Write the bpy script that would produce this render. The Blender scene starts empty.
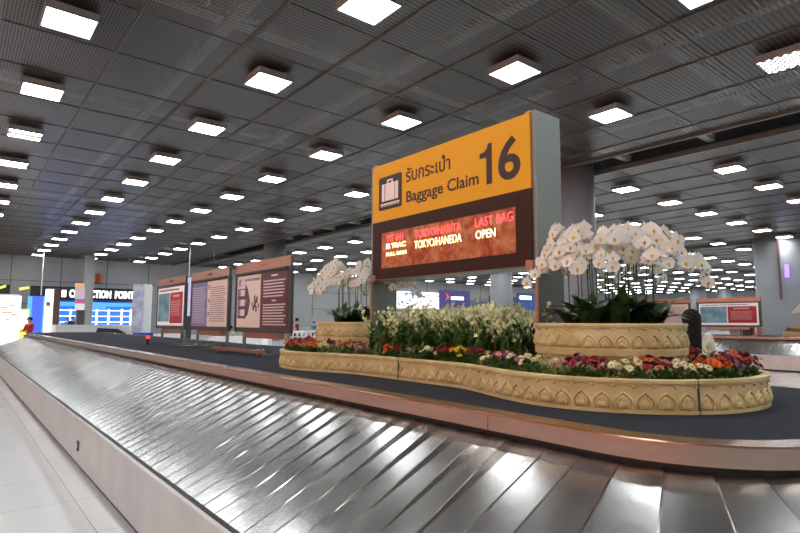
import bpy, bmesh, math, random
import numpy as np
from mathutils import Vector, Matrix
random.seed(7)
rng = np.random.default_rng(7)
sc = bpy.context.scene
C = sc.collection
R = math.radians
# ------------------------------------------------------------------ camera, world, light, exposure
CH = 1.5                      # camera height above the hall floor
CEIL = CH + 6.09
f_px, pitch, roll, yaw = 546.4, .1001, .003, .6848
cy_, sy_ = math.cos(yaw), math.sin(yaw)
Fv = Vector((sy_*math.cos(pitch), cy_*math.cos(pitch), math.sin(pitch)))
Rv = Vector((cy_, -sy_, 0)); Uv = Rv.cross(Fv)
R2 = Rv*math.cos(roll)+Uv*math.sin(roll); U2 = -Rv*math.sin(roll)+Uv*math.cos(roll)
cam = bpy.data.cameras.new('camera'); co = bpy.data.objects.new('camera', cam); C.objects.link(co)
cam.sensor_width = 36; cam.lens = 36*f_px/800; cam.clip_end = 500; cam.clip_start = .05
co.matrix_world = Matrix(((R2.x, U2.x, -Fv.x, 0), (R2.y, U2.y, -Fv.y, 0), (R2.z, U2.z, -Fv.z, CH), (0, 0, 0, 1)))
sc.camera = co
w = bpy.data.worlds.new('world'); sc.world = w; w.use_nodes = True
w.node_tree.nodes['Background'].inputs[0].default_value = (.8, .85, 1, 1)
w.node_tree.nodes['Background'].inputs[1].default_value = .15
sc.view_settings.view_transform = 'Standard'; sc.view_settings.look = 'None'
sc.view_settings.gamma = 1; sc.view_settings.use_curve_mapping = False
sc.view_settings.exposure = 0.0
LAMP = 25.0                   # strength of the ceiling light diffusers

def area(name, loc, target, sx, sy, energy, col):
    l = bpy.data.lights.new(name, 'AREA'); l.shape = 'RECTANGLE'; l.size = sx; l.size_y = sy; l.energy = energy; l.color = col
    o = bpy.data.objects.new(name, l); C.objects.link(o); o.location = loc
    o.rotation_euler = (Vector(target)-Vector(loc)).to_track_quat('-Z', 'Y').to_euler(); return o
# added unseen amber fills that warm the left wall and the ceiling
area('added_amber_wall_fill', (-9, 12, 7.0), (-14, 12, 2.5), 40, 1.0, 900, (1, .33, .12))
uw = area('added_amber_ceiling_fill', (-13, 24, 4.6), (2, 24, 7.6), 70, 1.0, 550, (1, .42, .2)); uw.data.spread = R(75)

# ------------------------------------------------------------------ helpers
def dirpx(px, py): return Fv + R2*((px-400)/f_px) - U2*((py-266.5)/f_px)
def atY(px, py, Y): d = dirpx(px, py); d = d*(Y/d.y); return Vector((d.x, d.y, d.z+CH))
def atX(px, py, X): d = dirpx(px, py); d = d*(X/d.x); return Vector((d.x, d.y, d.z+CH))
def topx(p):
    q = Vector(p)-Vector((0, 0, CH)); z = q.dot(Fv); return (400+f_px*q.dot(R2)/z, 266.5-f_px*q.dot(U2)/z, z)

def mat(name, col, rough=.5, metal=0., emis=None, es=0., spec=None, bump=0., bscale=40., var=0., vscale=5., var_col=None, sheen=0., trans=0., stretch=None):
    m = bpy.data.materials.new(name); m.use_nodes = True; nt = m.node_tree; N = nt.nodes; b = N['Principled BSDF']
    b.inputs['Base Color'].default_value = (*col, 1); b.inputs['Roughness'].default_value = rough; b.inputs['Metallic'].default_value = metal
    if emis: b.inputs['Emission Color'].default_value = (*emis, 1); b.inputs['Emission Strength'].default_value = es
    if spec is not None: b.inputs['Specular IOR Level'].default_value = spec
    if trans: b.inputs['Subsurface Weight'].default_value = trans; b.inputs['Subsurface Scale'].default_value = .01
    if sheen: b.inputs['Sheen Weight'].default_value = sheen
    tc = N.new('ShaderNodeTexCoord'); src = tc.outputs['Object']
    if stretch:
        mp = N.new('ShaderNodeMapping'); mp.inputs['Scale'].default_value = stretch; nt.links.new(src, mp.inputs[0]); src = mp.outputs[0]
    if var:
        n = N.new('ShaderNodeTexNoise'); n.inputs['Scale'].default_value = vscale; n.inputs['Detail'].default_value = 5; nt.links.new(src, n.inputs['Vector'])
        r = N.new('ShaderNodeMapRange'); r.inputs[1].default_value = .35; r.inputs[2].default_value = .65; nt.links.new(n.outputs[0], r.inputs[0])
        mx = N.new('ShaderNodeMix'); mx.data_type = 'RGBA'; nt.links.new(r.outputs[0], mx.inputs[0])
        vc = var_col or tuple(c*(1-var) for c in col)
        mx.inputs[6].default_value = (*col, 1); mx.inputs[7].default_value = (*vc, 1); nt.links.new(mx.outputs[2], b.inputs['Base Color'])
    if bump:
        n = N.new('ShaderNodeTexNoise'); n.inputs['Scale'].default_value = bscale; n.inputs['Detail'].default_value = 3; nt.links.new(src, n.inputs['Vector'])
        bp = N.new('ShaderNodeBump'); bp.inputs['Strength'].default_value = bump; bp.inputs['Distance'].default_value = .01
        nt.links.new(n.outputs[0], bp.inputs['Height']); nt.links.new(bp.outputs[0], b.inputs['Normal'])
    return m
def emit(name, col, s): return mat(name, tuple(c*.3 for c in col), .5, emis=col, es=s)

class MB:
    def __init__(s): s.v = []; s.f = []; s.mi = []; s.cur = 0
    def quad(s, a, b, c, d):
        n = len(s.v); s.v += [tuple(a), tuple(b), tuple(c), tuple(d)]; s.f.append((n, n+1, n+2, n+3)); s.mi.append(s.cur)
    def poly(s, pts):
        n = len(s.v); s.v += [tuple(p) for p in pts]; s.f.append(tuple(range(n, n+len(pts)))); s.mi.append(s.cur)
    def box(s, x0, x1, y0, y1, z0, z1, M=None):
        n = len(s.v); P = [(x, y, z) for z in (z0, z1) for y in (y0, y1) for x in (x0, x1)]
        if M: P = [tuple(M @ Vector(p)) for p in P]
        s.v += P
        for q in ((0, 2, 3, 1), (4, 5, 7, 6), (0, 1, 5, 4), (2, 6, 7, 3), (0, 4, 6, 2), (1, 3, 7, 5)): s.f.append(tuple(n+i for i in q)); s.mi.append(s.cur)
        return s
    def cyl(s, x, y, z0, z1, r, n=16, r2=None, cap=True):
        r2 = r if r2 is None else r2; b = len(s.v)
        for k in range(n):
            a = 2*math.pi*k/n; s.v.append((x+r*math.cos(a), y+r*math.sin(a), z0)); s.v.append((x+r2*math.cos(a), y+r2*math.sin(a), z1))
        for k in range(n):
            j = (k+1) % n; s.f.append((b+2*k, b+2*j, b+2*j+1, b+2*k+1)); s.mi.append(s.cur)
        if cap:
            s.f.append(tuple(b+2*k+1 for k in range(n))); s.mi.append(s.cur); s.f.append(tuple(b+2*k for k in reversed(range(n)))); s.mi.append(s.cur)
        return s
    def tube(s, pts, r, n=6, r1=None):
        pts = [Vector(p) for p in pts]; b = len(s.v); m = len(pts)
        for i, p in enumerate(pts):
            t = (pts[min(i+1, m-1)]-pts[max(i-1, 0)]).normalized()
            u = t.cross(Vector((0, 0, 1)));  u = u if u.length > .05 else t.cross(Vector((1, 0, 0))); u.normalize(); w_ = t.cross(u)
            rr = r if r1 is None else r+(r1-r)*i/(m-1)
            for k in range(n):
                a = 2*math.pi*k/n; s.v.append(tuple(p+u*rr*math.cos(a)+w_*rr*math.sin(a)))
        for i in range(m-1):
            for k in range(n):
                j = (k+1) % n; s.f.append((b+i*n+k, b+i*n+j, b+(i+1)*n+j, b+(i+1)*n+k)); s.mi.append(s.cur)
        s.f.append(tuple(b+k for k in reversed(range(n)))); s.mi.append(s.cur); s.f.append(tuple(b+(m-1)*n+k for k in range(n))); s.mi.append(s.cur)
        return s
    def sphere(s, c, r, nu=10, nv=6, sz=1.):
        b = len(s.v)
        for i in range(nv+1):
            for k in range(nu):
                t = math.pi*i/nv; a = 2*math.pi*k/nu
                s.v.append((c[0]+r*math.sin(t)*math.cos(a), c[1]+r*math.sin(t)*math.sin(a), c[2]+r*sz*math.cos(t)))
        for i in range(nv):
            for k in range(nu):
                j = (k+1) % nu; s.f.append((b+i*nu+k, b+(i+1)*nu+k, b+(i+1)*nu+j, b+i*nu+j)); s.mi.append(s.cur)
        return s
    def prism(s, pts, lo, hi, M=None):       # polygon in local XY extruded z lo..hi
        n = len(pts); b = len(s.v)
        P = [(x, y, lo) for x, y in pts]+[(x, y, hi) for x, y in pts]
        if M: P = [tuple(M @ Vector(p)) for p in P]
        s.v += P; s.f.append(tuple(b+i for i in reversed(range(n)))); s.mi.append(s.cur); s.f.append(tuple(b+n+i for i in range(n))); s.mi.append(s.cur)
        for i in range(n): j = (i+1) % n; s.f.append((b+i, b+j, b+n+j, b+n+i)); s.mi.append(s.cur)
        return s
    def mesh(s, name, mats, smooth=False):
        me = bpy.data.meshes.new(name); me.from_pydata(s.v, [], s.f)
        for m in (mats if isinstance(mats, (list, tuple)) else [mats]): me.materials.append(m)
        me.polygons.foreach_set('material_index', s.mi)
        if smooth: me.polygons.foreach_set('use_smooth', [True]*len(s.f))
        me.update(); return me
    def build(s, name, mats, parent=None, smooth=False, bevel=0.):
        o = bpy.data.objects.new(name, s.mesh(name, mats, smooth)); C.objects.link(o)
        if parent: o.parent = parent
        if bevel:
            b = o.modifiers.new('bevel', 'BEVEL'); b.width = bevel; b.segments = 2; b.limit_method = 'ANGLE'
        return o
def tag(o, label=None, cat=None, group=None, kind=None):
    if label: o['label'] = label
    if cat: o['category'] = cat
    if group: o['group'] = group
    if kind: o['kind'] = kind
    return o
def thing(name, loc, label, cat, group=None, rz=0):
    o = bpy.data.objects.new(name, None); C.objects.link(o); o.location = loc; o.rotation_euler = (0, 0, rz); o.empty_display_size = .1
    return tag(o, label, cat, group)
def struct(name, mb, m, **k): return tag(mb.build(name, m, **k), kind='structure')
def inst(name, me, parent=None, loc=(0, 0, 0), rot=None, sca=None):
    o = bpy.data.objects.new(name, me); C.objects.link(o); o.parent = parent; o.location = loc
    if rot is not None: o.rotation_euler = rot
    if sca is not None: o.scale = (sca,)*3 if not hasattr(sca, '__len__') else sca
    return o
def copy_tree(o, parent=None, keep=None):
    c = o.copy(); C.objects.link(c); c.parent = parent
    for ch in list(o.children):
        copy_tree(ch, c)
    return c

# ------------------------------------------------------------------ materials
M_ = {}
def tile_floor():
    m = mat('glossy_floor_tile', (.62, .62, .6), .14, spec=.5); nt = m.node_tree; N = nt.nodes; b = N['Principled BSDF']
    tc = N.new('ShaderNodeTexCoord'); br = N.new('ShaderNodeTexBrick'); nt.links.new(tc.outputs['Object'], br.inputs[0])
    br.offset = 0; br.inputs['Scale'].default_value = 1; br.inputs['Brick Width'].default_value = .9; br.inputs['Row Height'].default_value = .9
    br.inputs['Mortar Size'].default_value = .003; br.inputs['Color1'].default_value = (.8, .81, .8, 1); br.inputs['Color2'].default_value = (.76, .77, .76, 1)
    br.inputs['Mortar'].default_value = (.3, .3, .29, 1); nt.links.new(br.outputs[0], b.inputs['Base Color'])
    n = N.new('ShaderNodeTexNoise'); n.inputs['Scale'].default_value = 2.5; n.inputs['Detail'].default_value = 6; nt.links.new(tc.outputs['Object'], n.inputs[0])
    r = N.new('ShaderNodeMapRange'); r.inputs[3].default_value = .08; r.inputs[4].default_value = .25; nt.links.new(n.outputs[0], r.inputs[0]); nt.links.new(r.outputs[0], b.inputs['Roughness'])
    return m
M_['floor'] = tile_floor()
def ceiling_mat():
    m = mat('ribbed_mesh_ceiling_panel', (.08, .08, .08), .36, spec=1.0); nt = m.node_tree; N = nt.nodes; b = N['Principled BSDF']
    tc = N.new('ShaderNodeTexCoord'); mp = N.new('ShaderNodeMapping'); nt.links.new(tc.outputs['Object'], mp.inputs[0])
    outs = []
    for ax, sc_ in (('X', 5.2), ('Y', 2.8)):
        wv = N.new('ShaderNodeTexWave'); wv.wave_type = 'BANDS'; wv.bands_direction = ax; wv.inputs['Scale'].default_value = sc_; nt.links.new(mp.outputs[0], wv.inputs[0]); outs.append(wv.outputs[1])
    mul = N.new('ShaderNodeMath'); mul.operation = 'MULTIPLY'; nt.links.new(outs[0], mul.inputs[0]); nt.links.new(outs[1], mul.inputs[1])
    gt = N.new('ShaderNodeMath'); gt.operation = 'LESS_THAN'; gt.inputs[1].default_value = .42; nt.links.new(mul.outputs[0], gt.inputs[0])
    nt.links.new(gt.outputs[0], b.inputs['Alpha'])
    n = N.new('ShaderNodeTexNoise'); n.inputs['Scale'].default_value = .35; n.inputs['Detail'].default_value = 4; nt.links.new(tc.outputs['Object'], n.inputs[0])
    mx = N.new('ShaderNodeMix'); mx.data_type = 'RGBA'; nt.links.new(n.outputs[0], mx.inputs[0]); mx.inputs[6].default_value = (.052, .037, .029, 1); mx.inputs[7].default_value = (.026, .019, .016, 1); nt.links.new(mx.outputs[2], b.inputs['Base Color'])  # brown base puts the warm light from the left into the panel colour
    return m
M_['ceil'] = ceiling_mat()
M_['grid'] = mat('ceiling_grid_metal', (.13, .12, .11), .35, .3)
M_['void'] = mat('dark_plenum', (.02, .02, .02), .9)
M_['duct'] = mat('pale_duct', (.5, .49, .44), .6)
M_['wall'] = mat('grey_wall_panel', (.33, .34, .34), .55, var=.06, vscale=.4)
M_['joint'] = mat('dark_joint', (.08, .08, .08), .8)
M_['amber'] = mat('warm_bounce_wall', (.5, .15, .07), .6, var=.2, vscale=.3)  # unseen left wall, coloured warm to bounce and reflect amber light
M_['diff'] = emit('light_diffuser', (.955, .985, 1), LAMP)
M_['diffoff'] = emit('dim_lamp_strip', (1, .9, .8), .45)
M_['fix'] = mat('light_housing_metal', (.3, .29, .28), .4, .2)
M_['steel'] = mat('brushed_stainless_steel', (.62, .61, .59), .26, 1., var=.12, vscale=8, stretch=(1, .15, 6), bump=.03, bscale=60)
M_['steelw'] = mat('satin_steel_side_panel', (.72, .7, .68), .34, .85, var=.1, vscale=3)
M_['rubber'] = mat('black_rubber', (.012, .012, .013), .5)
M_['white'] = mat('white_paint', (.8, .8, .8), .4)
M_['black'] = mat('black_paint', (.015, .015, .017), .4)
M_['dkgrey'] = mat('dark_grey_metal', (.09, .09, .09), .4, .5)
M_['signgrey'] = mat('grey_green_sign_side', (.24, .27, .25), .45, .3)
M_['yellow'] = mat('amber_yellow_sign_face', (.78, .36, .01), .5, spec=.25, emis=(.9, .42, .015), es=.03)
M_['brown'] = mat('dark_brown_sign_face', (.04, .012, .008), .4, spec=.25)
M_['ink'] = mat('brown_black_lettering', (.035, .014, .012), .5)
M_['copper'] = mat('copper_toned_steel', (.5, .29, .21), .35, .75)
M_['pink'] = mat('pale_pink_icon', (.8, .62, .58), .5, emis=(.8, .62, .58), es=.15)
M_['carpet'] = mat('charcoal_carpet', (.028, .032, .042), .95, bump=.6, bscale=500, var=.5, vscale=250, var_col=(.06, .065, .08), spec=.1)
M_['soil'] = mat('dark_soil', (.03, .02, .012), .95, bump=.8, bscale=60)
M_['stone'] = mat('cream_moulded_stone', (.72, .585, .30), .6, var=.18, vscale=6, var_col=(.6, .46, .21), bump=.12, bscale=120)

def plate_mat(name, rough0, rough1, colA, colB, bs):
    m = bpy.data.materials.new(name); m.use_nodes = True; nt = m.node_tree; N = nt.nodes; L = nt.links; b = N['Principled BSDF']; b.inputs['Metallic'].default_value = .97
    uv = N.new('ShaderNodeUVMap'); uv.uv_map = 'UVMap'
    mp = N.new('ShaderNodeMapping'); mp.inputs['Scale'].default_value = (1.2, 14, 1); L.new(uv.outputs[0], mp.inputs[0])
    n = N.new('ShaderNodeTexNoise'); n.inputs['Scale'].default_value = 2.2; n.inputs['Detail'].default_value = 7; n.inputs['Roughness'].default_value = .65; L.new(mp.outputs[0], n.inputs[0])
    n2 = N.new('ShaderNodeTexNoise'); n2.inputs['Scale'].default_value = 5; n2.inputs['Detail'].default_value = 8; L.new(uv.outputs[0], n2.inputs[0])
    n3 = N.new('ShaderNodeTexNoise'); n3.inputs['Scale'].default_value = 160; n3.inputs['Detail'].default_value = 2
    mp3 = N.new('ShaderNodeMapping'); mp3.inputs['Scale'].default_value = (.05, 1, 1); mp3.inputs['Rotation'].default_value = (0, 0, .5); L.new(uv.outputs[0], mp3.inputs[0]); L.new(mp3.outputs[0], n3.inputs[0])
    a = N.new('ShaderNodeMath'); a.operation = 'ADD'; L.new(n.outputs[0], a.inputs[0]); L.new(n2.outputs[0], a.inputs[1])
    r = N.new('ShaderNodeMapRange'); r.inputs[1].default_value = .75; r.inputs[2].default_value = 1.25; r.inputs[3].default_value = rough0; r.inputs[4].default_value = rough1
    L.new(a.outputs[0], r.inputs[0]); L.new(r.outputs[0], b.inputs['Roughness'])
    mx = N.new('ShaderNodeMix'); mx.data_type = 'RGBA'; r2 = N.new('ShaderNodeMapRange'); r2.inputs[1].default_value = .8; r2.inputs[2].default_value = 1.2; L.new(a.outputs[0], r2.inputs[0]); L.new(r2.outputs[0], mx.inputs[0])
    mx.inputs[6].default_value = (*colA, 1); mx.inputs[7].default_value = (*colB, 1); L.new(mx.outputs[2], b.inputs['Base Color'])
    bp2 = N.new('ShaderNodeBump'); bp2.inputs['Strength'].default_value = bs; bp2.inputs['Distance'].default_value = .001; L.new(n3.outputs[0], bp2.inputs['Height']); L.new(bp2.outputs[0], b.inputs['Normal'])
    return m
M_['plate'] = plate_mat('worn_steel_plate', .15, .25, (.6, .6, .59), (.48, .48, .47), .03)
M_['wedge'] = plate_mat('polished_overlap_steel', .06, .26, (.58, .56, .54), (.3, .25, .21), .05)

# ------------------------------------------------------------------ setting
X0, X1, Y0, Y1 = -14, 116, -14, 62
mb = MB(); mb.quad((X0-1, Y0-1, 0), (X1+1, Y0-1, 0), (X1+1, Y1+1, 0), (X0-1, Y1+1, 0)); struct('floor', mb, M_['floor'])
P = 2.13; GX = 1.42+P/2; GY = -.56+P/2+.03
def snap(v, g): return g+round((v-g)/P)*P
bands = [(X0, 18.35), (20.2, 45.2), (47.2, 72.2), (74.2, X1)]
mb = MB(); g = MB()
for a, b in bands:
    mb.quad((a, Y0, CEIL), (a, Y1, CEIL), (b, Y1, CEIL), (b, Y0, CEIL))
    x = snap(a+P/2, GX)
    g.box(a-.05, a+.03, Y0, Y1, CEIL-.09, CEIL+.12); g.box(b-.03, b+.05, Y0, Y1, CEIL-.09, CEIL+.12)
    while x < b-.2:
        g.box(x-.03, x-.012, Y0, Y1, CEIL-.03, CEIL+.03); g.box(x+.012, x+.03, Y0, Y1, CEIL-.03, CEIL+.03); x += P
    y = snap(Y0+P/2, GY)
    while y < Y1:
        g.box(a, b, y-.01, y+.01, CEIL-.018, CEIL+.02); y += P
struct('ceiling', mb, M_['ceil'])
struct('trim_1', g, M_['grid'])
mb = MB(); mb.quad((X0, Y0, CEIL+1.6), (X0, Y1, CEIL+1.6), (X1, Y1, CEIL+1.6), (X1, Y0, CEIL+1.6)); struct('ceiling_roof', mb, M_['void'])
mb = MB()   # ducts and beams above the mesh
for y in (1.1, 5.4, 10.9, 17.5, 25, 33): mb.box(-6, 18, y, y+.34, CEIL+.35, CEIL+.55)
for x in (4.1, 8.4, 12.4, 16.6): mb.box(x, x+.3, -4, 40, CEIL+.3, CEIL+.5)
for i in range(16): mb.box(18, 20.5, -8+i*3.1, -7.75+i*3.1, CEIL+.3, CEIL+.5)
struct('trim_2', mb, M_['duct'])
mb = MB(); mb.cur = 0; mb.box(X0, X1, Y1, Y1+.3, 0, CEIL+1.6); mb.cur = 1
for x in range(-12, 80, 4): mb.box(x-.03, x+.03, Y1-.03, Y1, 2, CEIL)
for z in (3.05, 5.2): mb.box(X0, 100, Y1-.03, Y1, z, z+.05)
struct('wall_back', mb, [M_['wall'], M_['joint']])
struct('unseen_bounce_wall_left', MB().box(X0-.3, X0, Y0, Y1, 0, CEIL+1.6), M_['amber'])
struct('wall_right', MB().box(X1, X1+.3, Y0, Y1, 0, CEIL+1.6), M_['wall'])
struct('wall_front', MB().box(X0, X1, Y0-.3, Y0, 0, CEIL+1.6), M_['wall'])

# columns in the ceiling slots
colm = mat('pale_column_cladding', (.26, .275, .3), .55, .0)
for (x, y, r, nm, sq) in ((19.3, 12.35, .72, 'round steel-clad column just right of the yellow sign', 0), (19.3, 39.2, .85, 'round column rising above the third information board', 0),
                      (46.3, 12.9, 1.75, 'broad grey column at the right edge behind the far planter', 0), (46.3, 39.2, 1.2, 'pale column seen through the gap under the yellow sign', 0),
                      (100.3, 40.8, 1.3, 'distant column above the long-haired woman', 0), (104, 38, 1.1, 'distant column above the red and blue notice board', 0)):
    o = MB().cyl(x, y, 0, CEIL+.5, r, 40).build('column', colm, smooth=False)
    for p in o.data.polygons: p.use_smooth = len(p.vertices) == 4
    tag(o, nm, 'column')
# pilaster on the far left
a = atY(83, 300, 58); b = atY(93, 300, 58)
tag(MB().box(a.x, b.x, 58, 58.8, 0, CEIL).build('column', M_['wall']), 'flat grey pillar cutting through the lit shop sign', 'column')

# ------------------------------------------------------------------ ceiling lights
def light_meshes():
    s = .45
    h = MB(); 
    for (x0, x1, y0, y1) in ((-s, s, -s, -s+.03), (-s, s, s-.03, s), (-s, -s+.03, -s+.03, s-.03), (s-.03, s, -s+.03, s-.03)): h.box(x0, x1, y0, y1, 0, .15)
    h.box(-s, s, -s, s, .15, .16)
    for x in (-.3, .3):
        for y in (-.3, .3): h.cyl(x, y, .16, .26, .008, 6)
    d = MB().box(-s+.03, s-.03, -s+.03, s-.03, .012, .03)
    return h.mesh('housing', M_['fix']), d.mesh('diffuser', M_['diff'])
hm, dm = light_meshes()
lv = MB()
for i in range(11):
    q = -.42+.84*i/10; lv.box(q-.006, q+.006, -.42, .42, -.0, .012); lv.box(-.42, .42, q-.006, q+.006, -.0, .012)
for i in range(10):
    for j in range(10): lv.box(-.42+.084*(i+.1), -.42+.084*(i+.9), -.42+.084*(j+.1), -.42+.084*(j+.9), 0.0, .01) if (i+j) % 2 == 0 else None
louvre = lv.mesh('louvre', M_['fix'])
split = MB().box(-.42, .42, -.13, .13, .004, .012).mesh('dark_centre_strip', M_['diffoff'])
fm = MB(); fm.cur = 0; fm.box(-.45, .45, -.45, .45, .02, .16); fm.cur = 1; fm.box(-.42, .42, -.42, .42, .005, .02)
far_mesh = fm.mesh('light_panel', [M_['fix'], M_['diff']])
lights = []
xs = [1.42+4.25*k for k in range(-3, 4)]
for bi in range(1, 4):
    a, b = bands[bi]; n = int((b-a-1)//4.25)+1; st = a+((b-a)-(n-1)*4.25)/2
    if bi == 1: st = 22.8
    x = st
    while x < b-.5 and x < 114: xs.append(x); x += 4.25
for x in xs:
    for k in range(-3, 15):
        y = -.56+4.22*k+.0
        if y > 60.5 or y < -13: continue
        z = CEIL-.26; px, py, d = topx((x, y, z))
        vis = d > .5 and -20 < px < 820 and -20 < py < 330
        lights.append((vis, d if d > 0 else 999, x, y, px, py))
visl = sorted([l for l in lights if l[0]], key=lambda l: l[1])
indiv = visl[:300]; rest = [l for l in lights if not l[0]]+visl[300:]
for i, (v, d, x, y, px, py) in enumerate(indiv):
    z = CEIL-.26
    if d < 42:
        t = thing('ceiling_light', (x, y, z), 'square ceiling light panel glowing white under the dark mesh ceiling', 'ceiling light', 'square ceiling lights')
        inst('housing', hm, t); inst('diffuser', dm, t)
        if abs(x-14.17) < .5 and abs(y-3.66) < .5: inst('louvre', louvre, t); t['label'] = 'square ceiling light with a dotted louvre grid at the right edge'; del t['group']
        if (abs(px-24) < 12 and abs(py-136) < 9) or (abs(px-14) < 9 and abs(py-163) < 8):
            inst('centre_strip', split, t); t['label'] = 'square ceiling light with an unlit dark centre strip at left'; t['group'] = 'ceiling lights with a dark strip'
        inst
    else:
        o = inst('ceiling_light', far_mesh, None, (x, y, z)); tag(o, 'small distant square ceiling light in the rows beyond', 'ceiling light', 'distant square ceiling lights')
fm = MB()
for (v, d, x, y, px, py) in rest:
    z = CEIL-.26; fm.cur = 0; fm.box(x-.45, x+.45, y-.45, y+.45, z+.02, z+.16); fm.cur = 1; fm.box(x-.42, x+.42, y-.42, y+.42, z+.005, z+.02)
tag(fm.build('ceiling_lights', [M_['fix'], M_['diff']]), 'remaining far rows of tiny square ceiling lights', 'ceiling light', kind='stuff')

# ------------------------------------------------------------------ baggage carousel
CXc = 3.45; YF = 24.4
def inner_curve():
    pts = []; XL, XR, ye = 2.18, 4.85, .56
    y = YF
    while y > 1.34: pts.append((XL, y)); y -= .05 if y < 7 else .25
    for k in range(0, 25):
        a = R(180+90*k/24); pts.append((XL+.77+.77*math.cos(a), ye+.77+.77*math.sin(a)))
    for k in range(0, 25):
        a = R(270+90*k/24); pts.append((XR-.77+.77*math.cos(a), ye+.77+.77*math.sin(a)))
    y = 1.36
    while y < YF: pts.append((XR, y)); y += .25
    rr = (XR-XL)/2
    for k in range(0, 37):
        a = math.pi*k/36; pts.append(((XL+XR)/2+rr*math.cos(a), YF+rr*math.sin(a)))
    return pts
def resample(pts, n):
    p = np.array(pts+[pts[0]], float); d = np.r_[0, np.cumsum(np.hypot(*np.diff(p, axis=0).T))]
    s = np.linspace(0, d[-1], n, endpoint=False)
    q = np.c_[np.interp(s, d, p[:, 0]), np.interp(s, d, p[:, 1])]
    return q, d[-1]
def normals(q, sm=1):
    t = np.roll(q, -sm, 0)-np.roll(q, sm, 0); t /= np.hypot(t[:, 0], t[:, 1])[:, None]
    return np.c_[t[:, 1], -t[:, 0]]
IC = inner_curve()
q0, Ltot = resample(IC, 2400); nn = normals(q0, 6)
area_s = np.sum(q0[:, 0]*np.roll(q0[:, 1], -1)-np.roll(q0[:, 0], -1)*q0[:, 1])
if area_s < 0: nn = -nn
for _ in range(25): nn = (np.roll(nn, 1, 0)+nn+np.roll(nn, -1, 0))/3
nn /= np.hypot(nn[:, 0], nn[:, 1])[:, None]
def loft(mb, prof, closed=True, step=4, q=q0, n=nn):
    """prof: list of (outward offset, z)."""
    Q = q[::step]; Nn = n[::step]; m = len(Q); b = len(mb.v); k = len(prof)
    for i in range(m):
        for (o, z) in prof: mb.v.append((Q[i, 0]+Nn[i, 0]*o, Q[i, 1]+Nn[i, 1]*o, z))
    sgn = area_s < 0
    for i in range(m):
        j = (i+1) % m
        for c in range(k-1):
            fc = (b+i*k+c, b+j*k+c, b+j*k+c+1, b+i*k+c+1)
            mb.f.append(fc if sgn else fc[::-1]); mb.mi.append(mb.cur)
    return mb
DZ = CH-.47; ZL = CH-.557; ZO = .455; OFF = 1.045
def seg_loft(name, m, parent, prof, i0, i1, step=4):
    mb = MB(); ids = list(range(i0, i1, step))+[i1]; b = 0; k = len(prof)
    for j, i in enumerate(ids):
        q = q0[i % 2400]; n = nn[i % 2400]; tg_ = (q0[(i+1) % 2400]-q0[i % 2400]); tg_ = tg_/np.hypot(*tg_)*.0015; q = q+tg_ if j == 0 else q-tg_ if j == len(ids)-1 else q
        for (o, z) in prof: mb.v.append((q[0]+n[0]*o, q[1]+n[1]*o, z))
    for i in range(len(ids)-1):
        for c in range(k-1):
            fc = (i*k+c, (i+1)*k+c, (i+1)*k+c+1, i*k+c+1); mb.f.append(fc if area_s < 0 else fc[::-1]); mb.mi.append(0)
    o = mb.build(name, m, parent); sm = o.modifiers.new('s', 'SOLIDIFY'); sm.thickness = .002; sm.offset = -1; return o
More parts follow.
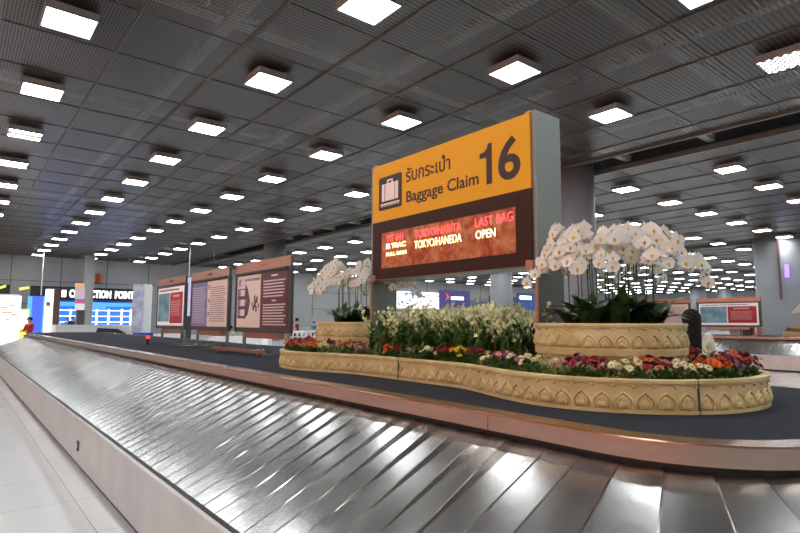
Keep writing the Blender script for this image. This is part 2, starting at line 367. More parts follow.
def build_carousel(label):
    t = thing('baggage_carousel', (0, 0, 0), label, 'baggage carousel')
    # deck
    mb = MB(); Q = q0[::4]-nn[::4]*.115
    mb.poly([(x, y, DZ-.004) for x, y in Q]); mb.build('deck_carpet', M_['carpet'], t)
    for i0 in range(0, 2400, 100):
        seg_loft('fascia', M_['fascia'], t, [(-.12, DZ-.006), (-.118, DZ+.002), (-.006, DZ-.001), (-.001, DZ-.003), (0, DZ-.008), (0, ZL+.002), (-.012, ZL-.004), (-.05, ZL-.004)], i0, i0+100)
        c = q0[(i0) % 2400]; n = nn[i0 % 2400]
    loft(MB(), [(-.004, DZ-.012), (-.004, ZL)]).build('fascia_backing', M_['rubber'], t)
    loft(MB(), [(-.03, ZL-.005), (-.03, ZL-.06)]).build('shadow_gap', M_['rubber'], t)
    # plates
    npl = int(Ltot/.175); pl = MB(); uv = []
    idx = np.linspace(0, 2400, npl+1)
    def at(sf, o):
        i = int(sf) % 2400; j_ = (i+1) % 2400; fr = sf-int(sf); p = q0[i]*(1-fr)+q0[j_]*fr; n = nn[i]*(1-fr)+nn[j_]*fr
        return p[0]+n[0]*o, p[1]+n[1]*o
    cols = 10; oi = -.03; oo = OFF
    dirn = 1 if area_s < 0 else -1
    for k in range(npl):
        s0, s1 = idx[k], idx[k+1]; ds = s1-s0
        jit = random.uniform(-.0012, .0012); u0 = random.uniform(0, 50); v0 = random.uniform(0, 50)
        for c in range(cols):
            va, vb = c/cols, (c+1)/cols
            row = []
            for v in (va, vb):
                o = oi+(oo-oi)*v; z = ZL-.02+(ZO-ZL+.02)*v 
                wd = (.42*max(0, 1-v/.8)**1.15+.02)*(1 if q0[int(s0) % 2400][1] > 1.9 else .12); wsplit = 1-wd
                A = at(s0, o); B = at(s0+ds*wsplit, o); D = at(s1, o)
                row.append((((A[0], A[1], z-.002)), (B[0], B[1], z+.002+jit), (B[0], B[1], z-.001), (D[0], D[1], z-.0035), v))
            a_, b_ = row
            pl.cur = 0; pl.quad(a_[0], b_[0], b_[1], a_[1]); uv += [(u0+a_[4], v0), (u0+b_[4], v0), (u0+b_[4], v0+.2), (u0+a_[4], v0+.2)]
            pl.cur = 2; pl.quad(a_[1], b_[1], b_[2], a_[2]); uv += [(0, 0)]*4
            pl.cur = 1; pl.quad(a_[2], b_[2], b_[3], a_[3]); uv += [(u0+a_[4], v0+.2), (u0+b_[4], v0+.2), (u0+b_[4], v0+.3), (u0+a_[4], v0+.3)]
    o = pl.build('conveyor_plates', [M_['plate'], M_['wedge'], M_['steel']], t)
    uvl = o.data.uv_layers.new(name='UVMap'); uvl.data.foreach_set('uv', [c for p in uv for c in p])
    bm = bmesh.new(); bm.from_mesh(o.data); bmesh.ops.recalc_face_normals(bm, faces=bm.faces); bm.to_mesh(o.data); bm.free()
    # rubber strip, rail, side panel, kick
    loft(MB(), [(OFF-.022, ZO-.0), (OFF-.02, ZO+.022), (OFF+.012, ZO+.03), (OFF+.022, ZO+.02)]).build('rubber_strip', M_['rubber'], t)
    loft(MB(), [(OFF+.022, ZO-.02), (OFF+.022, ZO+.025), (OFF+.028, ZO+.034), (OFF+.04, ZO+.034), (OFF+.047, ZO+.025), (OFF+.047, ZO+.0)]).build('top_rail', M_['steelw'], t, smooth=False)
    for i0 in range(50, 2450, 120): seg_loft('side_panel', M_['steelw'], t, [(OFF+.044, ZO+.0), (OFF+.044, .05), (OFF+.02, .05)], i0, i0+120)
    loft(MB(), [(OFF+.02, .06), (OFF+.02, 0)]).build('kick_strip', M_['rubber'], t)
    p = atX(78, 446, 1.09)
    sk = MB().box(1.082, 1.092, p.y-.045, p.y+.045, p.z-.045, p.z+.05).build('control_plate', M_['dkgrey'], t)
    MB().cyl(0, 0, 0, .012, .02, 14).build('button', M_['white'], sk)
    sk.children[0].location = (1.082, p.y, p.z); sk.children[0].rotation_euler = (0, -math.pi/2, 0)
    return t
M_['fascia'] = mat('warm_reflection_tinted_steel', (.46, .33, .27), .24, 1., var=.08, vscale=6, stretch=(1, 1, 8))  # bronze base colour stands in for a warm reflection on plain steel
carousel = build_carousel('long inclined-plate baggage carousel filling the foreground, dark carpeted island')

# ------------------------------------------------------------------ planters
def dumbbell():
    def w(y):
        d = abs(y-3.42); t = min(1, max(0, (1.47-d)/.95)); s_ = t*t*(3-2*t); return .845-.235*s_
    pts = []
    for k in range(61):
        a = math.pi+math.pi*k/60; pts.append((CXc+.845*math.cos(a), 1.95+.845*math.sin(a)))
    for k in range(1, 80): y = 1.95+2.94*k/80; pts.append((CXc+w(y), y))
    for k in range(61):
        a = math.pi*k/60; pts.append((CXc+.845*math.cos(a), 4.89+.845*math.sin(a)))
    for k in range(1, 80): y = 4.89-2.94*k/80; pts.append((CXc-w(y), y))
    return pts
def relief(a, b):
    """a: -.5..50 across one motif, b: 0..1 up. lotus petal motif, metres."""
    a = np.abs(a); b = np.clip(b, 0, 1)
    def arch(a, b, W, H, B0):
        t = np.clip((b-B0)/(H-B0), 0, 1)
        wv = W*np.where(t < .35, .8+.2*np.sin(t/.35*np.pi/2), np.cos((t-.35)/.65*np.pi/2)**.75)
        return np.where((b >= B0) & (b < H), wv-a, -1)
    ss = lambda x: np.clip(x, 0, 1)**2*(3-2*np.clip(x, 0, 1))
    h = np.zeros_like(a)
    d = arch(a, b, .47, 1., .0); h = np.maximum(h, .0065*ss(d/.05)*(1-ss((d-.07)/.05)))
    d2 = arch(a, b, .33, .80, .05); h = np.maximum(h, .007*ss(d2/.06)-.002*ss((d2-.1)/.05))
    d3 = .20-np.hypot(a, (b-.25)*.75); h = np.maximum(h, .003+.009*ss(d3/.12)*(d3 > 0)) if False else h+ .005*ss(d3/.12)
    d4 = arch(a, b, .12, .72, .45); h += .003*ss(d4/.05)
    return h
def relief_wall(pts, z0, z1, pitch, name, parent, band=(.13, .62), inset=.03, soil_z=None, plain=None, res=26, rows=52, mid_fold=False):
    _, L = resample(pts, 400); n = int(round(L/pitch)); N = n*res
    q, L = resample(pts, N); no = normals(q, 8)
    ar = np.sum(q[:, 0]*np.roll(q[:, 1], -1)-np.roll(q[:, 0], -1)*q[:, 1])
    if ar < 0: no = -no
    for _ in range(10): no = (np.roll(no, 1, 0)+no+np.roll(no, -1, 0))/3
    H = z1-z0; vs = np.linspace(0, 1, rows); a = ((np.arange(N) % res)/res)-.5
    A, V = np.meshgrid(a, vs, indexing='ij')
    off = np.where(V < .10, .010, 0)+np.where(V > .90, .012, 0)+np.where((V > .86) & (V <= .90), .006, 0)
    off = off+1.9*relief(A, (V-band[0])/(band[1]-band[0]))*((V > band[0]) & (V < band[1]))
    sc_z = .80+.055*(1-np.abs(A)*2)**.8            # scalloped garland under the rim
    off = np.maximum(off, np.where((V > sc_z) & (V < .90), .006, 0))
    bead = .035-np.hypot((np.abs(A)-.5)*.6, (V-.79)*1.0); off = np.maximum(off, np.where(bead > 0, .010, 0))
    X = q[:, 0][:, None]+no[:, 0][:, None]*off; Y = q[:, 1][:, None]+no[:, 1][:, None]*off; Z = z0+H*V
    verts = np.stack([X, Y, Z], -1).reshape(-1, 3)
    i = np.arange(N)[:, None]; j = np.arange(rows-1)[None, :]; ip = (i+1) % N
    F = np.stack([i*rows+j, ip*rows+j, ip*rows+j+1, i*rows+j+1], -1).reshape(-1, 4)
    # top rim inward and down
    base = len(verts); ring = []
    for (o_, z_) in ((.008, z1+.004), (-inset, z1+.004), (-inset-.006, z1-.05)):
        ring.append(np.c_[q+no*o_, np.full(N, z_)])
    verts = np.vstack([verts]+ring); faces = F.tolist() if ar > 0 else F[:, ::-1].tolist()
    for r in range(3):
        for k in range(N):
            k2 = (k+1) % N
            a0 = k*rows+rows-1 if r == 0 else base+(r-1)*N+k; a1 = k2*rows+rows-1 if r == 0 else base+(r-1)*N+k2
            faces.append((a0, a1, base+r*N+k2, base+r*N+k) if ar > 0 else (base+r*N+k, base+r*N+k2, a1, a0))
    me = bpy.data.meshes.new(name); me.from_pydata(verts.tolist(), [], faces); me.materials.append(M_['stone'])
    me.polygons.foreach_set('use_smooth', [True]*len(faces)); me.update()
    me.set_sharp_from_angle(angle=R(50))
    o = bpy.data.objects.new(name, me); C.objects.link(o); o.parent = parent
    return o, q, no
SOIL = DZ+.145
def circle(cx, cy, r, n=120): return [(cx+r*math.cos(2*math.pi*k/n), cy+r*math.sin(2*math.pi*k/n)) for k in range(n)]
planter = thing('flower_planter', (0, 0, 0), 'long cream planter with lotus relief and two raised round tiers, below the yellow sign', 'planter')
wall_o, pq, pn = relief_wall(dumbbell(), DZ, DZ+.172, .104, 'planter_wall', planter)
mb = MB(); mb.poly([(x, y, SOIL) for x, y in (pq-pn*.035)[::6]]); mb.build('soil', M_['soil'], planter)
j = MB()
for px_ in (399, 698):
    best = min(range(len(pq)), key=lambda i: abs(topx((pq[i][0], pq[i][1], DZ+.1))[0]-px_)+(0 if np.dot(pn[i], pq[i]) < 0 else 1e4))
    c = pq[best]; n = pn[best]; tt = (-n[1], n[0])
    Mx = Matrix(((tt[0], n[0], 0, c[0]), (tt[1], n[1], 0, c[1]), (0, 0, 1, 0), (0, 0, 0, 1)))
    j.box(-.0025, .0025, -.01, .0135, DZ, DZ+.178, Mx)
j.build('joint', M_['joint'], planter)
TT = CH-.012
for (cx, cy) in ((CXc-.02, 1.985), (CXc, 4.89)):
    tier, _, _ = relief_wall(circle(cx, cy, .47), TT-.165, TT, .092, 'raised_tier', planter, rows=48)
    MB().cyl(cx, cy, DZ+.02, TT-.16, .462, 96, cap=False).build('tier_drum', M_['stone'], tier, smooth=True)
    MB().cyl(cx, cy, TT-.19, TT-.165, .478, 96).build('tier_moulding', M_['stone'], tier, smooth=False)
    mb = MB(); mb.poly([(x, y, TT-.03) for x, y in circle(cx, cy, .44, 48)]); mb.build('tier_soil', M_['soil'], tier)

# ------------------------------------------------------------------ plants
G = lambda n, c, **k: mat(n, c, .4, spec=.4, var=.35, vscale=12, **k)
M_['leafdark'] = mat('dark_orchid_leaf', (.018, .055, .014), .32, var=.5, vscale=9, var_col=(.05, .11, .03))
M_['leafmid'] = mat('mid_green_leaf', (.04, .13, .02), .4, var=.5, vscale=20, var_col=(.10, .2, .04))
M_['leafpale'] = mat('pale_green_leaf', (.15, .26, .06), .45, var=.4, vscale=25, var_col=(.3, .36, .12))
M_['stem'] = mat('green_brown_stem', (.035, .06, .02), .5)
M_['petal'] = mat('white_orchid_petal', (.86, .86, .82), .45, trans=.15)
M_['lip'] = mat('yellow_orchid_lip', (.8, .52, .04), .5)
M_['dpetal'] = mat('yellow_green_orchid_petal', (.72, .76, .34), .45, var=.5, vscale=30, var_col=(.84, .84, .6))
FC = {n: mat(n+'_petal', c, .5, var=.3, vscale=60) for n, c in dict(orange=(.85, .16, .012), marigold=(.86, .3, .01), crimson=(.42, .008, .03), maroon=(.15, .01, .045), purple=(.33, .045, .17), yellow=(.88, .66, .01), cream=(.82, .76, .42), pink=(.7, .28, .3), redorange=(.75, .06, .012)).items()}
FC['eye'] = mat('flower_eye', (.5, .28, .02), .6)

def petal(mb, M, L, W, cup=.2, tip=.5, n=5, base=.18):
    """leaf/petal surface along +X in local XY, curled in Z"""
    b = len(mb.v); rows = []
    for i in range(n+1):
        t = i/n; w_ = W*(math.sin(math.pi*min(1, (t*(1-base)+base))**tip)+.0) if i < n else 0.0
        x = L*t; z = cup*L*math.sin(t*math.pi*.6)*.6-cup*L*t*t
        rows.append((x, max(w_, .002), z))
    for (x, w_, z) in rows:
        for s_ in (-1, 0, 1): mb.v.append(tuple(M @ Vector((x, s_*w_, z+(abs(s_)*w_*.18)))))
    for i in range(n):
        for k in range(2):
            a = b+i*3+k; mb.f.append((a, a+3, a+4, a+1)); mb.mi.append(mb.cur)
def RM(x=0, y=0, z=0): return Matrix.Rotation(z, 4, 'Z') @ Matrix.Rotation(y, 4, 'Y') @ Matrix.Rotation(x, 4, 'X')
# moth orchid blossom: faces +X, petals in YZ plane
def moth_blossom(var):
    rr = random.Random(var); mb = MB(); mb.cur = 0
    face = Matrix.Rotation(math.pi/2, 4, 'Y')      # local XY -> plane facing +X ... local x -> -z
    for ang, L, W, push in ((0, .046, .031, .006), (180, .046, .031, .006), (90, .044, .02, -.002), (218, .043, .019, -.003), (322, .043, .019, -.003)):
        a = R(ang)+rr.uniform(-.06, .06)
        # direction in YZ plane
        d = Vector((0, math.cos(a), math.sin(a))); nrm = Vector((1, 0, 0)); side = nrm.cross(d)
        Mx = Matrix(((d.x, side.x, nrm.x, push), (d.y, side.y, nrm.y, 0), (d.z, side.z, nrm.z, 0), (0, 0, 0, 1)))
        petal(mb, Mx, L*rr.uniform(.92, 1.05), W, cup=rr.uniform(.0, .35), tip=.55, n=5, base=.12)
    mb.cur = 1
    mb.sphere((.008, 0, -.004), .009, 6, 4); mb.sphere((.010, 0, -.014), .006, 6, 4)
    return mb.mesh('blossom', [M_['petal'], M_['lip']], smooth=True)
blossoms = [moth_blossom(i) for i in range(5)]
def moth_leaves(var):
    rr = random.Random(100+var); mb = MB()
    for k in range(6):
        a = k*2.4+rr.uniform(-.4, .4); up = rr.uniform(.35, 1.25)
        petal(mb, RM(0, -up, a) , rr.uniform(.2, .31), rr.uniform(.05, .07), cup=rr.uniform(.25, .55), tip=.7, n=8, base=.1)
    return mb.mesh('foliage', M_['leafdark'], smooth=True)
mleaf = [moth_leaves(i) for i in range(4)]
def moth_orchid(loc, az, reach, height, nb, label, group=None, seed=0, droop=.16):
    rr = random.Random(seed); t = thing('moth_orchid', loc, label, 'orchid', group)
    inst('foliage', mleaf[seed % 4], t, rot=(0, 0, rr.uniform(0, 6.28)), sca=rr.uniform(.85, 1.1))
    d = Vector((math.cos(az), math.sin(az), 0)); pts = []
    n = 22
    for i in range(n+1):
        s = i/n
        if s < .45: p = d*(.06*reach*s/.45)+Vector((0, 0, height*.86*s/.45))
        else:
            u = (s-.45)/.55; p = d*(.06*reach+.94*reach*(u**1.15))+Vector((0, 0, height*(.86+.14*math.sin(min(1, u*2.2)*math.pi/2))-droop*max(0, u-.25)**1.5*1.6))
        pts.append(p)
    inst('stem', MB().tube(pts, .0045, 5, .002).mesh('stem', M_['stem']), t)
    for k in range(nb):
        u = .42+.58*(k+.5)/nb; i = min(n-1, int(u*n)); p = pts[i].lerp(pts[i+1], u*n-i)
        side = Vector((-d.y, d.x, 0))*(1 if k % 2 else -1)
        fd = (d*.8+side*rr.uniform(.1, 1.0)+Vector((0, 0, rr.uniform(-.35, .15))))
        # flowers turn towards the open hall side of the planter
        fd = fd.normalized()+Vector((-.9, -.55, .05)); fd.normalize()
        q = fd.to_track_quat('X', 'Z').to_euler()
        inst('blossom', blossoms[(k+seed) % 5], t, p+side*.035+fd*.012+Vector((0, 0, rr.uniform(-.07, .02))), (q.x+rr.uniform(-.25, .25), q.y, q.z), rr.uniform(.98, 1.22))
    return t
def orchid_bunch(cx, cy, n, hgt, tags, group, seed, rot=0., nb=18, R_=.50):
    out = []
    for k in range(n):
        az = rot+2*math.pi*k/n*1.0+random.uniform(-.15, .15)
        r0 = .10+.22*((k*.37) % 1); ring = k % 3
        loc = (cx+r0*math.cos(az+.5), cy+r0*math.sin(az+.5), TT-.03)
        reach = (R_-r0*.35)*(1., .72, .46)[ring]*random.uniform(.93, 1.05); h = hgt*(.93, 1.02, 1.08)[ring]*random.uniform(.97, 1.02)
        out.append(moth_orchid(loc, az, reach, h, nb, tags, group, seed+k, droop=.2))
    return out
near_o = orchid_bunch(CXc, 1.96, 20, .63, 'white moth orchid with arching sprays, massed on the near raised tier', 'white orchids on the near tier', 10, rot=.3, R_=.45)
far_o = orchid_bunch(CXc, 4.89, 15, .64, 'white moth orchid with arching sprays, massed on the tier left of the sign', 'white orchids on the tier left of the sign', 40, rot=.8, R_=.55)
# one long spray hanging to the right of the near tier
rv = math.atan2(-.87, .49)
moth_orchid((CXc+.1, 1.85, TT-.03), rv, .44, .66, 17, 'long white orchid spray drooping furthest right above the woman', seed=77, droop=.30)
moth_orchid((CXc+.14, 1.92, TT-.03), rv+.2, .36, .68, 15, 'white orchid spray just inside the furthest-right drooping one', seed=78, droop=.24)

# cane orchids (pale yellow-green) in the middle
def cane_spray(seed):
    rr = random.Random(seed); mb = MB(); mb.cur = 1
    H = rr.uniform(.36, .46); lean = rr.uniform(.03, .2); a = rr.uniform(0, 6.28); d = Vector((math.cos(a), math.sin(a), 0))
    pts = [Vector((0, 0, 0))+d*(lean*(i/8)**2)+Vector((0, 0, H*i/8)) for i in range(9)]; mb.tube(pts, .003, 4, .0015)
    mb.cur = 0
    for k in range(16):
        u = .58+.42*k/15; p = pts[min(7, int(u*8))].lerp(pts[min(8, int(u*8)+1)], u*8-int(u*8)) + Vector((rr.uniform(-.035, .035), rr.uniform(-.035, .035), rr.uniform(-.01, .02)))
        fd = Vector((rr.uniform(-1.3, .6), rr.uniform(-1.2, .6), rr.uniform(-.3, .5))).normalized()
        side = fd.cross(Vector((0, 0, 1))).normalized(); up = side.cross(fd)
        for j_ in range(5):
            aa = 2*math.pi*j_/5+.3; dd = side*math.cos(aa)+up*math.sin(aa); s2 = fd.cross(dd)
            Mx = Matrix(((dd.x, s2.x, fd.x, p.x), (dd.y, s2.y, fd.y, p.y), (dd.z, s2.z, fd.z, p.z), (0, 0, 0, 1)))
            petal(mb, Mx, rr.uniform(.017, .023), .0065, cup=.25, tip=.8, n=2)
    return mb.mesh('flower_spray', [M_['dpetal'], M_['leafpale']], smooth=True)
def cane_leaves(seed):
    rr = random.Random(seed); mb = MB()
    for c in range(4):
        bx_, by_ = rr.uniform(-.06, .06), rr.uniform(-.06, .06); H = rr.uniform(.2, .3)
        mb.tube([(bx_, by_, 0), (bx_*1.2, by_*1.2, H*.5), (bx_*1.5, by_*1.5, H)], .005, 5, .003)
        for k in range(9):
            z = H*(.15+.85*k/8); a = k*2.5+rr.uniform(-.4, .4)
            petal(mb, Matrix.Translation((bx_*1.2, by_*1.2, z)) @ RM(0, -rr.uniform(.2, .9), a), rr.uniform(.13, .2), rr.uniform(.012, .018), cup=.75, tip=.7, n=4)
    return mb.mesh('foliage', M_['leafmid'], smooth=True)
sprays = [cane_spray(i) for i in range(7)]; cleaf = [cane_leaves(i) for i in range(4)]
ci = 0
yy = 2.58
while yy < 4.75:
    for xx in (3.12, 3.26, 3.42, 3.6, 3.8):
        x = xx+random.uniform(-.04, .04); y = yy+random.uniform(-.04, .04)
        if math.hypot(x-CXc, y-1.95) < .58 or math.hypot(x-CXc, y-4.89) < (.72 if x < 3.5 else .58): continue
        t = thing('cane_orchid', (x, y, SOIL), 'leafy orchid with pale yellow-green flower sprays in the planter below the sign', 'orchid', 'pale yellow-green orchids below the sign')
        inst('foliage', cleaf[ci % 4], t, rot=(0, 0, ci*1.3), sca=random.uniform(.9, 1.15))
        for k in range(4): inst('flower_spray', sprays[(ci*3+k) % 7], t, (random.uniform(-.06, .06), random.uniform(-.06, .06), 0), (0, 0, random.uniform(0, 6.28)), random.uniform(.85, 1.08))
        ci += 1
    yy += .155

# bedding flowers
def head_mesh(colname, style):
    mb = MB(); rr = random.Random(hash(style) % 99); mb.cur = 0
    rings = ((12, .021, .35), (10, .016, .8), (7, .010, 1.15)) if style == 'full' else ((11, .019, .15), (8, .014, .35))
    for n, L, el in rings:
        for k in range(n):
            petal(mb, Matrix.Translation((0, 0, .004)) @ RM(0, -el, 2*math.pi*k/n+el), L, .0058, cup=.2, tip=.7, n=2)
    mb.cur = 1
    if style != 'full': mb.sphere((0, 0, .006), .005, 6, 4)
    return mb.mesh('flower_head', [FC[colname], FC['eye']], smooth=True)
heads = {c: head_mesh(c, 'full' if c in ('orange', 'marigold', 'crimson', 'maroon', 'redorange', 'yellow') else 'open') for c in FC if c != 'eye'}
def bed_foliage(seed, m):
    rr = random.Random(seed); mb = MB()
    for k in range(70):
        a = rr.uniform(0, 6.28); r = .065*math.sqrt(rr.random()); z = rr.uniform(.0, .085)*(1-r/.11)
        petal(mb, Matrix.Translation((r*math.cos(a), r*math.sin(a), z)) @ RM(0, -rr.uniform(.1, 1.1), a+rr.uniform(-.8, .8)), rr.uniform(.025, .045), rr.uniform(.006, .011), cup=.4, tip=.7, n=3)
    return mb.mesh('foliage', m, smooth=True)
bf = [bed_foliage(i, M_['leafmid']) for i in range(3)]; bfp = [bed_foliage(i+9, M_['leafpale']) for i in range(2)]
hn = [0]
def bed_plant(x, y, cols, nh, pale, label, group=None, z=SOIL, s=1.):
    hn[0] += 1; rr = random.Random(hn[0]*13)
    s = s*1.25; t = thing('bedding_flower', (x, y, z), label, 'flower', group, rz=rr.uniform(0, 6.28))
    inst('foliage', (bfp if pale else bf)[hn[0] % (2 if pale else 3)], t, sca=s)
    for k in range(nh):
        a = k*2.4; r = .068*math.sqrt((k+.5)/nh)*s
        inst('flower_head', heads[cols[k % len(cols)]], t, (r*math.cos(a), r*math.sin(a), (.093-.25*r+rr.uniform(-.018, .018))*s), (0, rr.uniform(.3, 1.1), a), rr.uniform(.8, 1.08)*s)
    return t
q_in = pq-pn*.115
def front_pt(px_):
    best = None
    for i in range(0, len(q_in), 3):
        if np.dot(pn[i], pq[i]) > .05: continue
        e = abs(topx((*q_in[i], SOIL))[0]-px_)
        if best is None or e < best[0]: best = (e, i)
    return best[1]
seq = [(281, ['orange', 'marigold'], 9, 0, 'orange marigold clump at the far left tip of the planter'), (296, ['orange', 'redorange', 'purple'], 8, 0, 'orange and purple clump beside the left tip'), (311, ['marigold', 'orange'], 8, 0, 'bright orange clump below the left orchid tier'),
 (325, ['cream'], 8, 1, 'cream flower clump right of the left orange ones'), (342, ['pink'], 3, 1, 'pale leafy clump below the left raised tier'), (357, ['purple', 'pink'], 8, 0, 'dusky purple clump below the left sign post'), (374, ['pink'], 3, 1, 'sparse green clump left of the planter joint'),
 (391, ['redorange', 'orange'], 9, 0, 'red-orange clump by the planter joint'), (410, ['pink'], 3, 1, 'sparse green clump right of the planter joint'), (430, ['cream'], 9, 0, 'cream daisy-like clump left of the dark crimson one'), (446, ['crimson'], 8, 0, 'crimson clump left of the yellow flowers'),
 (462, ['yellow'], 12, 0, 'bright yellow clump, the only yellow one'), (479, ['maroon', 'crimson'], 7, 0, 'maroon clump right of the yellow flowers'), (490, ['cream'], 5, 1, 'small cream clump left of the large purple one'), (503, ['purple', 'pink'], 11, 0, 'large magenta-purple clump in front of the pale orchids'), (520, ['purple', 'cream'], 8, 0, 'mixed purple and cream clump left of the near tier'),
 (533, ['cream'], 8, 0, 'cream clump at the left foot of the near tier'), (550, ['cream'], 3, 1, 'yellow-green leafy clump below the near tier'), (565, ['pink'], 2, 1, 'plain green clump left of the dark red flowers'), (580, ['crimson', 'maroon'], 9, 0, 'dark red clump below the near tier'), (597, ['crimson'], 8, 0, 'second dark red clump, right of the first below the near tier'),
 (615, ['cream'], 8, 1, 'cream-green clump right of the dark red flowers'), (632, ['cream'], 7, 1, 'cream-green clump left of the orange and crimson one'), (648, ['orange', 'crimson'], 8, 0, 'orange and crimson clump below the near tier'), (664, ['crimson', 'maroon'], 8, 0, 'dark crimson clump near the right planter joint'), (680, ['cream'], 9, 1, 'cream-green clump in front of the long-haired woman'),
 (697, ['cream', 'orange'], 8, 1, 'cream and orange clump at the right planter joint'), (713, ['orange', 'redorange'], 9, 0, 'vivid orange clump on the rounded right end'), (729, ['orange', 'maroon'], 9, 0, 'orange and maroon clump on the rounded right end'), (744, ['crimson', 'maroon'], 9, 0, 'dark maroon clump close to the right end rim'), (756, ['cream', 'maroon'], 8, 1, 'cream and maroon clump last at the right end rim')]
for (px_, cols, nh, pale, lab) in seq:
    i = front_pt(px_); x, y = q_in[i]; bed_plant(x, y, cols, nh+5 if nh > 4 else nh, pale, lab, s=1.0)
# second row behind and around the lobes
cyc = [['maroon'], ['purple', 'maroon'], ['crimson', 'orange'], ['orange'], ['maroon', 'purple'], ['cream'], ['crimson']]
k = 0
for (cx, cy, a0, a1) in ((CXc, 1.95, -100, 95), (CXc, 4.89, -60, 250)):
    a = a0
    while a < a1:
        r = .66 if cy < 3 else .67
        x = cx+r*math.cos(R(a)); y = cy+r*math.sin(R(a))
        if cy < 3: bed_plant(x, y, cyc[k % 7], 10, 0, 'dark mixed flower clump behind the rounded right end of the planter', 'flower clumps behind the right end', s=1.08)
        else: bed_plant(x, y, [['orange'], ['purple', 'pink'], ['marigold', 'orange'], ['maroon']][k % 4], 8, k % 2, 'mixed flower clump circling the left raised tier', 'flower clumps around the left tier', s=1.08)
        k += 1; a += 13.5
for i_ in range(9):
    y = 2.75+i_*.16; bed_plant(3.42+.02*i_, y, ['maroon'], 3, 0, 'low leafy clump between the pale orchids', 'leafy clumps between the orchids')

# ------------------------------------------------------------------ text helper
TXT = {}
def text_mesh(txt, u0, u1, v0, v1, depth=.003, bold=0., name='lettering'):
    cu = bpy.data.curves.new('t', 'FONT'); cu.body = txt; cu.extrude = .01; cu.offset = bold; cu.resolution_u = 4
    o = bpy.data.objects.new('t', cu); C.objects.link(o); bpy.context.view_layer.update()
    me = bpy.data.meshes.new_from_object(o.evaluated_get(bpy.context.evaluated_depsgraph_get())); bpy.data.objects.remove(o); bpy.data.curves.remove(cu)
    n = len(me.vertices)
    if n == 0: return me
    co_ = np.zeros(n*3); me.vertices.foreach_get('co', co_); co_ = co_.reshape(-1, 3); mn, mx = co_.min(0), co_.max(0)
    co_[:, 0] = u0+(co_[:, 0]-mn[0])/(mx[0]-mn[0])*(u1-u0); co_[:, 1] = v0+(co_[:, 1]-mn[1])/(mx[1]-mn[1])*(v1-v0); co_[:, 2] = (co_[:, 2]-mn[2])/(mx[2]-mn[2])*depth
    me.vertices.foreach_set('co', co_.ravel()); me.update(); me.name = name; return me
def text_on(name, txt, parent, m, u0, u1, v0, v1, loc=(0, 0, 0), face='-X', depth=.003, bold=0.):
    me = text_mesh(txt, u0, u1, v0, v1, depth, bold, name); me.materials.clear(); me.materials.append(m)
    o = bpy.data.objects.new(name, me); C.objects.link(o); o.parent = parent
    if face == '-X': o.matrix_local = Matrix(((0, 0, -1, loc[0]), (-1, 0, 0, loc[1]), (0, 1, 0, loc[2]), (0, 0, 0, 1)))
    else: o.matrix_local = Matrix(((1, 0, 0, loc[0]), (0, 0, -1, loc[1]), (0, 1, 0, loc[2]), (0, 0, 0, 1)))
    return o
MX = lambda x, y, z: Matrix(((0, 0, -1, x), (-1, 0, 0, y), (0, 1, 0, z), (0, 0, 0, 1)))     # local (u right, v up, w outward) for a face towards -X
def rrect(x0, x1, y0, y1, r, n=5):
    P_ = []
    for cx, cy, a0 in ((x1-r, y0+r, -90), (x1-r, y1-r, 0), (x0+r, y1-r, 90), (x0+r, y0+r, 180)):
        for k in range(n+1): a = R(a0+90*k/n); P_.append((cx+r*math.cos(a), cy+r*math.sin(a)))
    return P_

# ------------------------------------------------------------------ the baggage claim sign
SX = 3.25; YL, YR = 4.41, 2.44; SZ0, SZ1 = CH+.404, CH+1.56; SH = SZ1-SZ0; SW = YL-YR
sign = thing('baggage_claim_sign', (SX, YL, DZ), 'yellow and brown baggage claim sign with number 16 on two grey posts', 'sign')
ox, oy, oz = SX, YL, DZ
def L3(mb):   # world -> sign local
    mb.v = [(x-ox, y-oy, z-oz) for x, y, z in mb.v]; return mb
def U(px_): d = dirpx(px_, 200); return YL-SX*d.y/d.x
def V(fr): return SZ1-fr*SH
Mf = MX(SX, YL, 0)
L3(MB().box(SX+.012, SX+.31, YR+.0, YL, SZ0, SZ1)).build('cabinet', M_['signgrey'], sign)
L3(MB().box(SX+.004, SX+.31, YR-.035, YR-.002, SOIL, SZ1+.01)).build('post', M_['signgrey'], sign)
L3(MB().box(SX+.004, SX+.31, YL+.002, YL+.035, SOIL, SZ1+.01)).build('post', M_['signgrey'], sign)
mid = SZ0+SH*.50
def corner_poly(x0, x1, y0, y1, r, which):
    full = []
    for (cx, cy, a0, key) in ((x1-r, y0+r, -90, 'br'), (x1-r, y1-r, 0, 'tr'), (x0+r, y1-r, 90, 'tl'), (x0+r, y0+r, 180, 'bl')):
        if key in which:
            for k in range(7): a = R(a0+90*k/6); full.append((cx+r*math.cos(a), cy+r*math.sin(a)))
        else: full.append(({'b': x1, 't': x1}[key[0]] if key[1] == 'r' else x0, y0 if key[0] == 'b' else y1))
    return full
L3(MB().prism(corner_poly(.01, SW-.005, mid, SZ1-.006, .07, ('tl',)), 0, .012, Mf)).build('yellow_face', M_['yellow'], sign)
wu0, wu1, wv0, wv1 = U(382), U(516), V(.905), V(.60)
bf_ = MB(); pz = (.01, SW-.005, SZ0+.006, mid)
bf_.prism(corner_poly(pz[0], pz[1], wv1, mid, .0, ()), 0, .012, Mf); bf_.prism(corner_poly(pz[0], pz[1], pz[2], wv0, .06, ('bl', 'br')), 0, .012, Mf)
bf_.prism([(pz[0], wv0), (wu0, wv0), (wu0, wv1), (pz[0], wv1)], 0, .012, Mf); bf_.prism([(wu1, wv0), (pz[1], wv0), (pz[1], wv1), (wu1, wv1)], 0, .012, Mf)
L3(bf_).build('brown_face', M_['brown'], sign)
